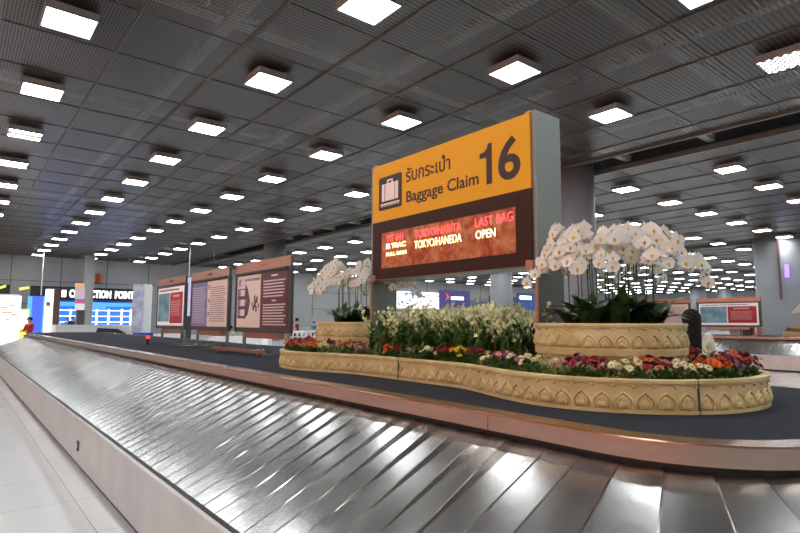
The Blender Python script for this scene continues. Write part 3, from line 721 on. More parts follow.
L3(MB().prism([(0, SZ0), (SW, SZ0), (SW, SZ1), (0, SZ1)], -.012, -.001, Mf)).build('copper_back_frame', M_['copper'], sign)
for (u, v) in ((.0, SZ1-.045), (SW-.055, SZ1-.05), (.0, SZ0-.012), (SW-.06, SZ0-.02)):
    L3(MB().prism(rrect(u-.005, u+.06, v, v+.065, .015), -.03, -.0005 if v > mid else .016, Mf)).build('corner_cap', M_['copper'], sign)
L3(MB().box(SX-.008, SX+.003, YR-.035, YR-.01, SOIL, SZ0)).build('copper_edge', M_['copper'], sign)
L3(MB().box(SX-.012, SX+.012, YL+.005, YL+.03, SOIL, SZ0)).build('copper_edge', M_['copper'], sign)
def led_mat():
    m = mat('led_window_tiles', (.33, .13, .06), .22, spec=.6); nt = m.node_tree; N = nt.nodes; b = N['Principled BSDF']
    tc = N.new('ShaderNodeTexCoord'); n = N.new('ShaderNodeTexNoise'); n.inputs['Scale'].default_value = 7; n.inputs['Detail'].default_value = 5; n.inputs['Distortion'].default_value = 1.5; nt.links.new(tc.outputs['Object'], n.inputs[0])
    cr = N.new('ShaderNodeValToRGB'); cr.color_ramp.elements[0].position = .35; cr.color_ramp.elements[0].color = (.2, .03, .012, 1); cr.color_ramp.elements[1].position = .7; cr.color_ramp.elements[1].color = (.34, .13, .05, 1)
    nt.links.new(n.outputs[0], cr.inputs[0]); nt.links.new(cr.outputs[0], b.inputs['Base Color']); nt.links.new(cr.outputs[0], b.inputs['Emission Color']); b.inputs['Emission Strength'].default_value = .7  # mottled glass reflections and red text glow put into colour and emission
    return m
led = L3(MB().prism([(wu0, wv0), (wu1, wv0), (wu1, wv1), (wu0, wv1)], .001, .004, Mf)).build('display_window', led_mat(), sign)
jm = MB()
for k in range(1, 6): u = wu0+(wu1-wu0)*k/6; jm.prism([(u-.001, wv0), (u+.001, wv0), (u+.001, wv1), (u-.001, wv1)], .004, .0046, Mf)
L3(jm).build('tile_joint', M_['brown'], led)
M_['ledred'] = emit('red_led', (1, .04, .05), 5); M_['ledamber'] = emit('amber_led', (1, .6, .25), 6)
for (tx, p0, p1, va, vb, m_, bo) in (('TG 641', 387, 403.5, .686, .628, 'ledred', -.012), ('EI TRAC', 387, 406, .742, .700, 'ledamber', .02), ('FULL OMI4', 387, 407, .805, .775, 'ledamber', .015), ('TOKYO/NARITA', 415, 461, .692, .634, 'ledred', -.014),
                                 ('TOKYO/HANEDA', 415, 461.5, .776, .716, 'ledamber', -.008), ('LAST BAG', 475.4, 513, .690, .628, 'ledred', -.012), ('OPEN', 475.8, 495.3, .776, .718, 'ledamber', -.005)):
    text_on('display_text', tx, led, M_[m_], U(p0), U(p1), V(va)-oz, V(vb)-oz, (-.0045, 0, 0), depth=.002, bold=bo)
yf = sign
text_on('thai_lettering', 'รับกระเป๋า', sign, M_['ink'], U(407), U(451.5), V(.222)-oz, V(.092)-oz, (-.012, 0, 0), bold=.008)
text_on('english_lettering', 'Baggage Claim', sign, M_['ink'], U(407.4), U(480), V(.418)-oz, V(.297)-oz, (-.012, 0, 0), bold=.012)
nm = MB(); u0, u1, v0, v1 = U(481.3), U(493.4), V(.408), V(.122); uw = u1-u0; vh = v1-v0
nm.prism([(u0+uw*x, v0+vh*y) for x, y in ((.56, 0), (1, 0), (1, 1), (.72, 1), (.62, .9), (.4, .82), (0, .80), (0, .68), (.56, .68))], .012, .015, Mf)
L3(nm).build('number_lettering', M_['ink'], sign)
text_on('number_lettering', '6', sign, M_['ink'], U(499.8), U(522.3), V(.414)-oz, V(.118)-oz, (-.012, 0, 0), bold=.02)
iu0, iu1, iv0, iv1 = U(380.1), U(402.8), V(.405), V(.118); iw = iu1-iu0; ih = iv1-iv0
ic = L3(MB().prism(rrect(iu0, iu1, iv0, iv1, .02), .012, .0145, Mf)).build('suitcase_icon', M_['ink'], sign)
s = MB(); I = lambda a, b: (iu0+iw*a, iv0+ih*b)
def ir(a0, a1, b0, b1, lo=.0145, hi=.0165): s.prism([I(a0, b0), I(a1, b0), I(a1, b1), I(a0, b1)], lo, hi, Mf)
ir(.14, .26, .26, .78); ir(.29, .70, .26, .78); ir(.73, .85, .26, .78); ir(.37, .42, .78, .88); ir(.57, .62, .78, .88); ir(.37, .62, .84, .89)
ir(.08, .92, .16, .19)
for k in range(13): ir(.10+.064*k, .125+.064*k, .10, .16)
L3(s).build('suitcase_symbol', M_['pink'], ic)

# ------------------------------------------------------------------ information boards
M_['cream'] = mat('cream_notice', (.66, .52, .46), .4, emis=(.8, .62, .54), es=.15)
M_['maroonb'] = mat('maroon_notice', (.08, .015, .022), .35, emis=(.2, .05, .07), es=.15)
M_['violet'] = mat('violet_blue_notice', (.22, .19, .4), .35, emis=(.22, .18, .42), es=.1)
M_['redb'] = mat('red_notice', (.45, .012, .025), .35, emis=(.7, .02, .05), es=.08)
M_['tealb'] = mat('teal_blue_photo', (.03, .12, .16), .25, emis=(.15, .3, .38), es=.3, var=.8, vscale=3, var_col=(.2, .32, .42))
M_['whiteb'] = mat('white_notice', (.8, .78, .78), .4, emis=(.8, .78, .8), es=.3)
M_['textw'] = mat('pale_print', (.8, .74, .72), .5); M_['textd'] = mat('dark_print', (.12, .07, .1), .5)
def lines(mb, u0, u1, v0, v1, n, M, lo, seed, h=.45, centre=False):
    rr = random.Random(seed); dv = (v1-v0)/n
    for i in range(n):
        v = v1-dv*(i+.5); u = u0; end = u1-(u1-u0)*rr.uniform(0, .15)
        if centre: u = u0+(u1-u0)*.04
        while u < end:
            w_ = rr.uniform(.02, .075)*(u1-u0)*1.0; mb.prism([(u, v-dv*h/2), (min(u+w_, end), v-dv*h/2), (min(u+w_, end), v+dv*h/2), (u, v+dv*h/2)], lo, lo+.002, M); u += w_+.012*(u1-u0)
def info_board(x, ya, yb, kind, label, zb=-.17, zt=.905, grp=None):
    """ya far (left) end, yb near end; face towards -X"""
    t = thing('information_board', (x, ya, DZ), label, 'information board', grp); W = ya-yb
    Mb = Matrix(((0, 0, -1, 0), (-1, 0, 0, 0), (0, 1, 0, CH-DZ), (0, 0, 0, 1)))
    def q(u0, u1, v0, v1, lo, hi, name, m, par=t): return MB().prism([(u0, v0), (u1, v0), (u1, v1), (u0, v1)], lo, hi, Mb).build(name, m, par)
    q(0, W, zt-.15, zt, -.045, .0, 'header', M_['copper'])
    q(.02, W-.02, zb, zt-.15, -.065, -.01, 'housing', M_['dkgrey'])
    q(W-.03, W+.012, zb, zt-.01, -.035, -.0005, 'side_post', M_['dkgrey']); q(-.01, .03, zb, zt-.01, -.035, -.0005, 'side_post', M_['dkgrey'])
    q(.06, W-.10, zt-.175, zt-.15, 0, .03, 'lamp_rail', M_['dkgrey'])
    e = MB(); e.prism([(W*.44, zt-.09), (W*.5, zt-.05), (W*.53, zt-.06), (W*.60, zt-.045), (W*.56, zt-.10), (W*.5, zt-.085)], .0005, .004, Mb); e.build('header_emblem', mat('orange_emblem', (.7, .12, .02), .5) if kind in ('guide', 'far') else M_['black'], t)
    a, b, c, d = .07, W-.08, zb+.07, zt-.2
    def panel(u0, u1, m, nm='notice_panel'): return q(u0, u1, c, d, -.01, -.004, nm, M_[m])
    ln = MB(); ld = MB(); mc = a+(b-a)*.5
    if kind == 'guide':
        panel(a, mc, 'cream'); panel(mc, b, 'maroonb')
        lines(ln, mc+.1, b-.04, c+.03, c+(d-c)*.44, 8, Mb, -.003, 3); lines(ln, mc+.1, b-.04, c+(d-c)*.54, d-.1, 6, Mb, -.003, 4)
        ln.prism([(mc+.35, d-.06), (mc+.55, d-.06), (mc+.55, d-.035), (mc+.35, d-.035)], -.003, -.001, Mb); ln.prism([(mc+.38, c+(d-c)*.475), (mc+.52, c+(d-c)*.475), (mc+.52, c+(d-c)*.5), (mc+.38, c+(d-c)*.5)], -.003, -.001, Mb)
        me = text_mesh('ARRIVAL AND FLIGHT GUIDELINE', a+.06, mc-.04, d-.09, d-.05, .002, .01); me.materials.clear(); me.materials.append(M_['textd']); o = inst('title', me, t); o.matrix_local = Mb @ Matrix.Translation((0, 0, -.004))
        ld.prism([(a+.28, c+.12), (a+.42, c+.2), (a+.50, (c+d)/2), (a+.40, d-.2), (a+.3, d-.12), (a+.36, (c+d)/2)], -.004, -.0025, Mb)
        ld.prism([(a+.03, c+.14), (a+.34, c+.14), (a+.34, d-.2), (a+.03, d-.2)], -.004, -.003, Mb)
        for k in range(4):
            z = c+.18+k*.155; q(a+.06, a+.13, z, z+.1, -.003, -.0015, 'icon', M_['violet']); q(a+.14, a+.30, z, z+.1, -.003, -.0015, 'icon', M_['cream'])
        for (uu, vv, s_) in ((.62, .30, .05), (.68, .36, .07), (.72, .28, .05), (.66, .45, .05), (.74, .42, .06), (.58, .36, .035), (.8, .33, .04)):
            ld.prism([(a+uu-s_/2, c+vv-s_), (a+uu+s_/2, c+vv-s_*.7), (a+uu+s_/2, c+vv+s_), (a+uu-s_/2, c+vv+s_*.6)], -.004, -.0025, Mb)
    elif kind == 'violet':
        panel(a, mc-.05, 'violet'); panel(mc-.05, b, 'cream'); lines(ln, a+.05, mc-.1, c+.05, d-.08, 20, Mb, -.003, 5, .3); lines(ld, mc+.1, b-.05, c+.08, d-.1, 17, Mb, -.003, 6, .3)
        for k in range(3): q(mc-.01, mc+.07, d-.14-k*.24, d-.07-k*.24, -.003, -.0015, 'icon', M_['violet'])
    else:
        q(a, b, c, d, -.01, -.006, 'notice_sheet', M_['whiteb']); m1 = a+(b-a)*.50
        q(a+.04, m1-.03, c+.08, d-.12, -.006, -.004, 'photo_panel', M_['tealb']); q(m1, b-.06, c+.05 if kind == 'red' else c+.08, d-.12, -.006, -.004, 'red_panel', M_['redb'])
        lines(ln, m1+.08, b-.14, c+.2, d-.28, 9, Mb, -.0035, 8, .3); lines(ln, m1+.2, b-.25, d-.23, d-.16, 1, Mb, -.0035, 9, .6); lines(ld, a+.1, b-.2, d-.09, d-.03, 1, Mb, -.0055, 9, .5)
    if ln.v: ln.build('pale_print', M_['textw'], t)
    if ld.v: ld.build('dark_print', M_['textd'], t)
    # stand
    for u in (.2, W-.22):
        p_ = MB().prism([(u-.025, -(CH-DZ)+.012), (u+.025, -(CH-DZ)+.012), (u+.025, zb+.1), (u-.025, zb+.1)], -.11, -.07, Mb).build('leg', M_['steel'], t)
        MB().prism([(u-.03, -(CH-DZ)), (u+.03, -(CH-DZ)), (u+.03, -(CH-DZ)+.012), (u-.03, -(CH-DZ)+.012)], -.45, .30, Mb).build('foot', M_['steel'], p_)
    q(.35, W-.4, zb-.09, zb+.002, -.14, -.05, 'cable_box', M_['copper'])
    return t
b3 = info_board(3.55, 8.58, 6.71, 'guide', 'cream and maroon guideline board on the carousel island, nearest of three')
b2 = info_board(3.55, 10.73, 8.86, 'violet', 'violet and cream text board on the carousel island, middle of three')
b1 = info_board(3.55, 12.98, 11.08, 'red', 'red and teal notice board on the carousel island, farthest of three')
tag(MB().box(3.18, 3.24, 6.75, 8.55, DZ+.035, DZ+.075).box(3.19, 3.23, 6.9, 6.95, DZ, DZ+.04).box(3.19, 3.23, 8.35, 8.4, DZ, DZ+.04).build('floor_bar', M_['copper']), 'low copper bar on the carpet before the nearest guideline board', 'rail')

# ------------------------------------------------------------------ second carousel to the right
DX, DY = 18.75, .55
def shifted(t, lab, g=None):
    c = copy_tree(t); c.location = (t.location.x+DX, t.location.y+DY, t.location.z); c['label'] = lab
    if g: c['group'] = g
    return c
shifted(carousel, 'second steel baggage carousel beyond the long-haired woman')
shifted(planter, 'second cream relief planter at the right edge of the photo')
info_board(22.2, 9.1, 6.95, 'far', 'red and blue notice board standing on the second carousel')
info_board(22.2, 11.5, 9.35, 'violet', 'pale text board left of the red and blue one, second carousel')
for i, t in enumerate(far_o[:12]): shifted(t, 'white moth orchid on the second planter at the right edge', 'white orchids on the second planter')
k = 0
for a in range(100, 290, 12):
    x = CXc+DX+.68*math.cos(R(a)); y = 4.89+DY+.68*math.sin(R(a)); bed_plant(x, y, [['orange'], ['marigold'], ['crimson', 'orange']][k % 3], 9, k % 2, 'orange flower clump on the second planter at the right edge', 'orange flowers on the second planter', s=1.15); k += 1

# ------------------------------------------------------------------ people
def skin_body(name, chains, m, parent, sub=1):
    """chains: list of lists of (x,y,z,r); first vertex of later chains may coincide with an existing one"""
    verts = []; edges = []; rad = []; key = {}
    for ch in chains:
        prev = None
        for (x, y, z, r) in ch:
            kk = (round(x, 4), round(y, 4), round(z, 4))
            if kk not in key: key[kk] = len(verts); verts.append((x, y, z)); rad.append(r)
            i = key[kk]
            if prev is not None and prev != i: edges.append((prev, i))
            prev = i
    me = bpy.data.meshes.new(name); me.from_pydata(verts, edges, []); o = bpy.data.objects.new(name, me); C.objects.link(o)
    o.modifiers.new('skin', 'SKIN'); sv = me.skin_vertices[0].data
    for i, r in enumerate(rad): sv[i].radius = r if hasattr(r, '__len__') else (r, r)
    sv[0].use_root = True
    sm = o.modifiers.new('sub', 'SUBSURF'); sm.levels = sub; sm.render_levels = sub
    bpy.context.view_layer.update()
    m2 = bpy.data.meshes.new_from_object(o.evaluated_get(bpy.context.evaluated_depsgraph_get())); bpy.data.objects.remove(o); m2.name = name
    m2.materials.clear(); m2.materials.append(m); m2.polygons.foreach_set('use_smooth', [True]*len(m2.polygons))
    o = bpy.data.objects.new(name, m2); C.objects.link(o); o.parent = parent; return o
M_['skin'] = mat('skin', (.55, .33, .22), .5); M_['hair'] = mat('black_hair', (.008, .005, .004), .6, spec=.2, bump=.5, bscale=90, stretch=(12, 12, .6))
def person(loc, face, H, top, legs, label, hair='short', top_name='shirt', vest=None, armpose=0, tm=None):
    """face: yaw the person looks to (local +Y is forward)"""
    t = thing('person', loc, label, 'person', rz=face); k = H/1.7
    S = lambda ch: [tuple(c*k for c in v) if not hasattr(v[3], '__len__') else (v[0]*k, v[1]*k, v[2]*k, (v[3][0]*k, v[3][1]*k)) for v in ch]
    hand = []
    chains = [[(0, 0, .95, (.15, .10)), (0, 0, 1.12, (.13, .09)), (0, 0, 1.3, (.15, .10)), (0, 0, 1.40, (.11, .08)), (0, .0, 1.46, .05), (0, .01, 1.52, .052), (0, .02, 1.58, (.072, .085)), (0, .015, 1.66, (.068, .08))]]
    arms = {}
    for s_ in (-1, 1):
        el = (s_*.24, -.02, 1.12) if armpose == 0 else (s_*.23, .06, 1.13)
        wr = (s_*.25, .04, .9) if armpose == 0 else (s_*.13, .28, 1.12)
        hp = (wr[0]*.98, wr[1]+(.02 if armpose == 0 else .07), wr[2]-(.08 if armpose == 0 else 0))
        chains.append([(0, 0, 1.40, (.11, .08)), (s_*.16, 0, 1.39, .058), (*el, .042), (*wr, .027), (*hp, .03)])
        for fi in range(4): chains.append([(*hp, .03), (hp[0]+(fi-1.5)*.012, hp[1]+.025+(.04 if armpose else .0), hp[2]-.045+(.04 if armpose else 0), .009), (hp[0]+(fi-1.5)*.013, hp[1]+.03+(.065 if armpose else 0), hp[2]-.085+(.06 if armpose else 0), .007)])
        chains.append([(*hp, .03), (hp[0]-s_*.03, hp[1]+.035, hp[2]-.01, .009), (hp[0]-s_*.035, hp[1]+.05, hp[2]-.035, .008)])
        chains.append([(0, 0, .95, (.15, .10)), (s_*.09, 0, .88, .085), (s_*.10, .01, .5, .052), (s_*.10, -.01, .1, .036), (s_*.10, .02, .045, .04), (s_*.10, .13, .035, .034)])
    skin_body('body', [S(c) for c in chains], M_['skin'], t)
    sh = [[(0, 0, .93, (.165, .115)), (0, 0, 1.12, (.15, .105)), (0, 0, 1.3, (.17, .115)), (0, 0, 1.41, (.12, .09))]]
    for s_ in (-1, 1):
        el = (s_*.24, -.02, 1.12) if armpose == 0 else (s_*.23, .06, 1.13); w_ = (s_*.25, .035, .94) if armpose == 0 else (s_*.145, .25, 1.12)
        sh.append([(0, 0, 1.41, (.12, .09)), (s_*.17, 0, 1.395, .07), (*el, .055), (*w_, .04)])
    so = skin_body(top_name, [S(c) for c in sh], top, t)
    tr = [[(0, 0, .97, (.158, .11)), (s_*.09, 0, .88, .1), (s_*.10, .01, .5, .07), (s_*.10, -.01, .1, .055)] for s_ in (-1, 1)]
    skin_body('trousers', [S(c) for c in tr], legs, t)
    sh_ = MB()
    for s_ in (-1, 1): sh_.box(s_*.10*k-.045, s_*.10*k+.045, -.06, .2, 0, .07)
    sh_.build('shoes', M_['black'], t, bevel=.02)
    if vest: skin_body('vest', [S([(0, 0, .96, (.178, .128)), (0, 0, 1.12, (.163, .118)), (0, 0, 1.3, (.18, .125)), (0, 0, 1.40, (.13, .1))])], vest, t)
    hm_ = MB()
    # cap of hair over the skull, open at the face (+Y)
    nu, nv = 20, 12
    Lh = {'short': .13, 'long': .52}[hair]
    for i in range(nv+1):
        for u in range(nu+1):
            a = math.pi/2+R(50)+(2*math.pi-2*R(50))*u/nu; tt = i/nv
            if hair == 'short': th = tt*R(105); r = .098; x = r*math.sin(th)*math.cos(a); y = .01+r*1.12*math.sin(th)*math.sin(a); z = 1.62+.115*math.cos(th)
            else:
                if tt < .4: th = tt/.4*R(90); r = .105; x = r*math.sin(th)*math.cos(a); y = .01+r*1.12*math.sin(th)*math.sin(a); z = 1.61+.125*math.cos(th)
                else:
                    dn = (tt-.4)/.6; wgt = 1.08-.55*dn**.8; flat = 1-.35*dn
                    x = .092*wgt*math.cos(a)*(1+.07*math.sin(13*a)); y = .01-.135*dn+.117*flat*math.sin(a)*wgt; z = 1.61-Lh*dn-.05*math.sin(5*a+1)*dn**3
            hm_.v.append((x*k, y*k, z*k))
    for i in range(nv):
        for u in range(nu): b_ = i*(nu+1)+u; hm_.f.append((b_, b_+1, b_+nu+2, b_+nu+1)); hm_.mi.append(0)
    ho = hm_.build('hair', M_['hair'], t, smooth=True); sm = ho.modifiers.new('s', 'SOLIDIFY'); sm.thickness = .012; sm.offset = 0
    fc = MB(); fc.sphere((-.03*k, .098*k, 1.615*k), .009*k, 8, 5); fc.sphere((.03*k, .098*k, 1.615*k), .009*k, 8, 5); fc.build('eye', M_['black'], t)
    fc = MB(); fc.sphere((0, .108*k, 1.585*k), .013*k, 8, 5, 1.6); fc.sphere((-.078*k, .02*k, 1.59*k), .016*k, 8, 5, 1.6); fc.sphere((.078*k, .02*k, 1.59*k), .016*k, 8, 5, 1.6); fc.build('nose_and_ears', M_['skin'], t, smooth=True)
    MB().box(-.022*k, .022*k, .095*k, .101*k, 1.548*k, 1.556*k).build('mouth', mat('lips', (.4, .1, .08), .5), t)
    return t
cl = lambda n, c: mat(n, c, .8, var=.2, vscale=8)
cream = cl('cream_blouse', (.72, .66, .5)); dark = cl('dark_trousers', (.03, .03, .04))
person((6.62, 2.78, 0), yaw*-1-.15, 1.62, cream, dark, 'woman with long black hair in a cream top, seen from behind the planter', 'long', 'blouse')
def pp(px_, depthY, **k):
    p = atY(px_, 320, depthY); return (p.x, p.y, 0)
person(pp(30, 27.5), 2.2, 1.6, cl('red_shirt', (.5, .02, .02)), dark, 'person in a red top by the blue curtain, far left', armpose=1)
person(pp(57, 46), 2.6, 1.68, cl('white_shirt', (.75, .75, .78)), dark, 'person in white left of the shop counter')
person(pp(67, 47), 2.9, 1.62, cl('teal_shirt', (.05, .4, .45)), dark, 'person in a teal top at the shop counter')
person(pp(72, 46), 3.3, 1.75, cl('black_jacket', (.03, .03, .035)), dark, 'person in black right of the teal top')
person(pp(231, 20), 2.2, 1.30, cl('grey_white_top', (.5, .55, .4)), dark, 'dark-haired person in a pale vest behind the guideline board')
person(pp(297, 24), 1.2, 1.62, cl('navy_sleeves', (.03, .04, .1)), dark, 'worker in an orange vest beside the trolleys', vest=mat('orange_vest', (.9, .12, .015), .6))
person(pp(292, 26), 1.0, 1.5, cl('grey_top', (.2, .2, .22)), dark, 'person in grey just left of the orange vest')
person(pp(314, 34), 2.0, 1.45, cl('bright_blue_shirt', (.02, .3, .5)), dark, 'person in a blue shirt near the grey back wall', armpose=1)

# ------------------------------------------------------------------ left background
def fbox(name, px0, px1, py0, py1, Y, dep, m, parent=None, lab=None, cat=None, floor=False, bevel=0):
    a = atY(px0, py0, Y); b = atY(px1, py1, Y); z1, z0 = max(a.z, b.z), min(a.z, b.z)
    if floor: z0 = 0
    o = MB().box(min(a.x, b.x), max(a.x, b.x), Y, Y+dep, z0, z1).build(name, m, parent, bevel=bevel)
    if lab: tag(o, lab, cat)
    return o
M_['blue'] = emit('blue_lit_panel', (.02, .16, .85), 1.3); M_['blue2'] = emit('blue_lit_ribbed_panel', (.08, .16, .8), 1.1); M_['cyan'] = emit('cyan_light', (.1, .4, 1), 1.2)
M_['wlit'] = emit('white_lit_panel', (1, .98, .96), 1.5); M_['wletter'] = emit('white_lit_letter', (1, 1, 1), 2.5); M_['yl'] = emit('yellow_lit_edge', (1, .8, .15), 1.2)
shop = thing('collection_counter_shop', (0, 0, 0), 'blue-lit collection point shop with white letters on a black fascia', 'shop')
YS = 61
fbox('fascia_board', 31, 137, 285.5, 301.5, YS-.2, .4, M_['black'], shop)
bl = fbox('blue_back_wall', 45, 135, 301.5, 340, YS+.3, .3, M_['blue'], shop)
fbox('light_canopy', 58, 135, 301.5, 307, YS-.3, .5, M_['cyan'], shop)
sh = MB()
for px_ in (58, 71, 97, 109, 122, 131):
    a = atY(px_, 310, YS+.1); sh.box(a.x-.08, a.x+.08, YS+.05, YS+.2, 0, atY(px_, 309, YS).z)
for py_ in (310, 316, 322):
    a = atY(58, py_, YS); b = atY(134, py_, YS); sh.box(a.x, b.x, YS+.0, YS+.2, a.z-.05, a.z+.05)
sh.build('shelf_frame', M_['wlit'], shop)
fbox('counter', 58, 135, 325, 345, YS-2.5, .6, M_['white'], shop, floor=True)
fbox('service_plate', 92, 106, 304.5, 309.5, YS-.5, .1, M_['cyan'], shop)
a = atY(69, 299, YS-.2); b = atY(134, 289.5, YS-.2); a.z = atY(102, 298.3, YS-.2).z; b.z = atY(102, 290.6, YS-.2).z
text_on('shop_lettering', 'COLLECTION  POINT', shop, M_['wletter'], a.x, b.x, a.z, b.z, (0, YS-.2, 0), face='-Y', depth=.1, bold=.035)
fbox('lit_logo', 62, 66, 290, 297, YS-.3, .1, M_['wletter'], shop); fbox('lit_logo', 47, 57, 289, 298, YS-.3, .1, M_['wletter'], shop)
# emblem
c = atY(98, 279, Y1); e = thing('winged_emblem', (c.x, Y1-.045, c.z), 'red and gold winged emblem on the grey back wall', 'emblem')
g = MB(); Me = Matrix(((1, 0, 0, 0), (0, 0, -1, 0), (0, 1, 0, 0), (0, 0, 0, 1)))
for s_ in (-1, 1):
    for k in range(5):
        a0 = R(20+k*14); p0 = (s_*.1, -.1+.05*k); L_ = .72-.05*k
        g.prism([(p0[0], p0[1]-.11), (p0[0]+s_*L_*math.cos(a0), p0[1]+L_*math.sin(a0)), (p0[0], p0[1]+.11)][::s_], 0, .06, Me)
g.build('wing', mat('gold_paint', (.55, .3, .05), .4, .5), e)
g = MB(); g.prism(rrect(-.16, .16, -.35, .25, .1), .02, .12, Me); g.prism(rrect(-.09, .09, .25, .5, .06), .02, .12, Me)
for s_ in (-1, 1): g.prism([(s_*.1, -.3), (s_*.38, -.55), (s_*.45, -.5), (s_*.15, -.15)][::s_], .02, .1, Me)
g.build('figure', mat('red_paint', (.5, .04, .02), .5), e)
# far left units
st = thing('white_kiosk', (0, 0, 0), 'brightly lit white kiosk at the far left edge', 'kiosk')
fbox('kiosk_body', -12, 18.5, 295, 340, 45, 3, M_['wlit'], st, floor=True); fbox('kiosk_top', -14, 19.2, 293.5, 296, 44.7, 3.3, M_['white'], st)
pr = MB(); rr = random.Random(3)
for k in range(0):
    a = atY(-6+rr.random()*22, 305+rr.random()*18, 44.9); pr.box(a.x, a.x+rr.uniform(.2, .6), 44.93, 44.99, a.z, a.z+rr.uniform(.1, .25))
for (u, v, w2) in ((1, 308, 4), (9, 306, 3), (2, 313, 6), (11, 315, 4), (6, 320, 2)):
    a = atY(u, v, 44.9); pr.box(a.x, a.x+.09*w2, 44.93, 44.99, a.z, a.z+.08)
pr.build('kiosk_print', mat('orange_print', (.8, .35, .2), .5), st)
struct('trim_3', MB().box(atY(-20, 0, YS).x, atY(31, 0, YS).x, YS-.2, YS+.6, atY(0, 312, YS).z, atY(0, 284.5, YS).z), M_['black'])
tg = MB()
for (p0, p1, py_) in ((0, 6, 286), (19, 29, 287.5)): a = atY(p0, py_+3, YS-.3); b = atY(p1, py_, YS-.3); tg.prism([(a.x, a.z), (b.x, b.z-.1), (b.x, b.z+.1), (a.x, a.z+.25)], -(YS-.22), -(YS-.4), Me)
tag(tg.build('strip_lamp', M_['yl']), 'pair of slanting warm strip lamps on the dark soffit, far left', 'lamp')
lb = thing('yellow_edged_lightbox', (0, 0, 0), 'white lightbox with a yellow edge beside the blue curtain', 'lightbox')
fbox('frame', 17.5, 28, 309, 329, 50, .4, M_['yl'], lb, floor=True); fbox('face', 18.5, 27, 311, 328, 49.9, .1, M_['wlit'], lb)
bc = thing('blue_curtain_wall', (0, 0, 0), 'tall ribbed blue-lit partition behind the person in red', 'partition')
a = atY(28.5, 296, 52); b = atY(44.5, 296, 52); n = 22; cm = MB()
for k in range(n):
    x = a.x+(b.x-a.x)*k/n; w_ = (b.x-a.x)/n; cm.prism([(x, 52), (x+w_/2, 51.85), (x+w_, 52), (x+w_, 52.2), (x, 52.2)], 0, a.z)
cm.build('ribbed_panel', M_['blue2'], bc)
for p0 in (28.3, 43.8): fbox('edge_light', p0, p0+1.2, 296, 340, 51.8, .1, M_['cyan'], bc, floor=True)
# hanging poles
for (px_, py0, py1, Y, lab) in ((41, 257, 296, 55, 'thin pole hanging from the ceiling at far left, above the blue curtain'), (189, 250, 277, 43, 'thin pole hanging above the column-shaped advert'), (214, 245, 262, 48, 'thin pole hanging above the middle board')):
    c = atY(px_, py1, Y); t = thing('hanging_pole', (c.x, Y, c.z), lab, 'pole')
    r_ = .0007*Y; MB().cyl(0, 0, 0, CEIL-c.z, r_, 10).build('rod', M_['white'], t); MB().sphere((0, 0, 0), r_*2.2, 10, 6).build('camera_dome', M_['dkgrey'], t)
# brown totem & display
tt_ = thing('advert_totem', (0, 0, 0), 'brown totem with a white advert face left of the shop', 'sign')
fbox('column', 50.5, 57.5, 288, 340, 30, .5, mat('brown_laminate', (.10, .05, .04), .4), tt_, floor=True); fbox('face', 46, 50.5, 289, 345, 29.8, .1, M_['wlit'], tt_, floor=True)
fbox('print', 46.3, 50.2, 302, 306, 29.75, .05, mat('grey_print', (.3, .25, .3), .5), tt_)
td = thing('display_stand', (0, 0, 0), 'display stand with an orange-topped white poster before the grey pillar', 'sign')
fbox('stand', 77, 83, 308, 345, 40, .4, M_['dkgrey'], td, floor=True)
for i, (y0, y1, c_) in enumerate(((283, 287.5, (.75, .45, .25)), (287.5, 299, (.6, .45, .5)), (299, 301.5, (.12, .2, .5)), (301.5, 303.5, (.9, .05, .12)), (303.5, 310, (.75, .74, .8)))):
    fbox('poster', 76, 84.5, y0, y1, 39.5, .3, mat('poster_tone', c_, .4, emis=c_, es=.3), td)
# conveyor chute
ch = thing('conveyor_chute', (0, 0, 0), 'polished steel conveyor housing with a black opening before the shop', 'conveyor')
a = atY(57, 325, 27.6); b = atY(120, 325, 27.6); c = atY(136, 340, 27.6)
pr = [(a.x, 0), (c.x, 0), (c.x, c.z)]+[(b.x+(c.x-b.x)*math.sin(t_*math.pi/2)*.9, c.z+(b.z-c.z)*math.cos(t_*math.pi/2)) for t_ in (.8, .55, .3, 0)]+[(a.x, a.z)]
m2 = MB().prism(pr, -29.4, -27.8, Me); m2.build('housing', mat('pale_polished_metal', (.75, .76, .78), .3, .5), ch)
MB().prism([(atY(95, 335, 27.6).x, .8), (atY(129, 335, 27.6).x, .7), (atY(127, 335, 27.6).x, .9), (atY(118, 335, 27.6).x, 1.12), (atY(98, 335, 27.6).x, 1.16)], -27.78, -27.72, Me).build('belt_opening', M_['rubber'], ch)
# tall banners
tb = thing('tall_banner', (0, 0, 0), 'tall blue-grey printed banner on a blue base', 'banner')
fbox('print_face', 134, 142, 284, 334, 30, .15, mat('banner_print', (.3, .32, .5), .4, var=.6, vscale=2, var_col=(.7, .7, .78)), tb, floor=True); fbox('base', 133.5, 153, 333, 338, 29.8, .9, mat('blue_base', (.02, .06, .35), .4), tb)
fbox('white_side', 143, 151, 284, 332, 30.3, .4, M_['white'], tb, floor=True, bevel=.1)
# bollard on deck
p = atX(148, 336, 3.0); t = thing('warning_post', (p.x, p.y, DZ), 'small black post with a red light on the carousel island', 'post')
MB().cyl(0, 0, 0, .12, .03, 12).build('stem', M_['black'], t); MB().cyl(0, 0, .12, .17, .035, 12).build('red_lamp', emit('red_lamp', (1, .03, .02), 3), t)
# column-shaped advert
ad = thing('advert_column', (0, 0, 0), 'narrow colourful illuminated advert on a dark trunk between two boards', 'sign')
adm = mat('colourful_print', (.3, .6, .8), .3, emis=(.5, .6, .8), es=.6, var=1, vscale=4, var_col=(.8, .15, .4))
fbox('advert_face', 183.5, 190, 277, 316, 16, .2, adm, ad); fbox('trunk', 184, 190.5, 316, 345, 16.05, .25, M_['dkgrey'], ad, floor=True)
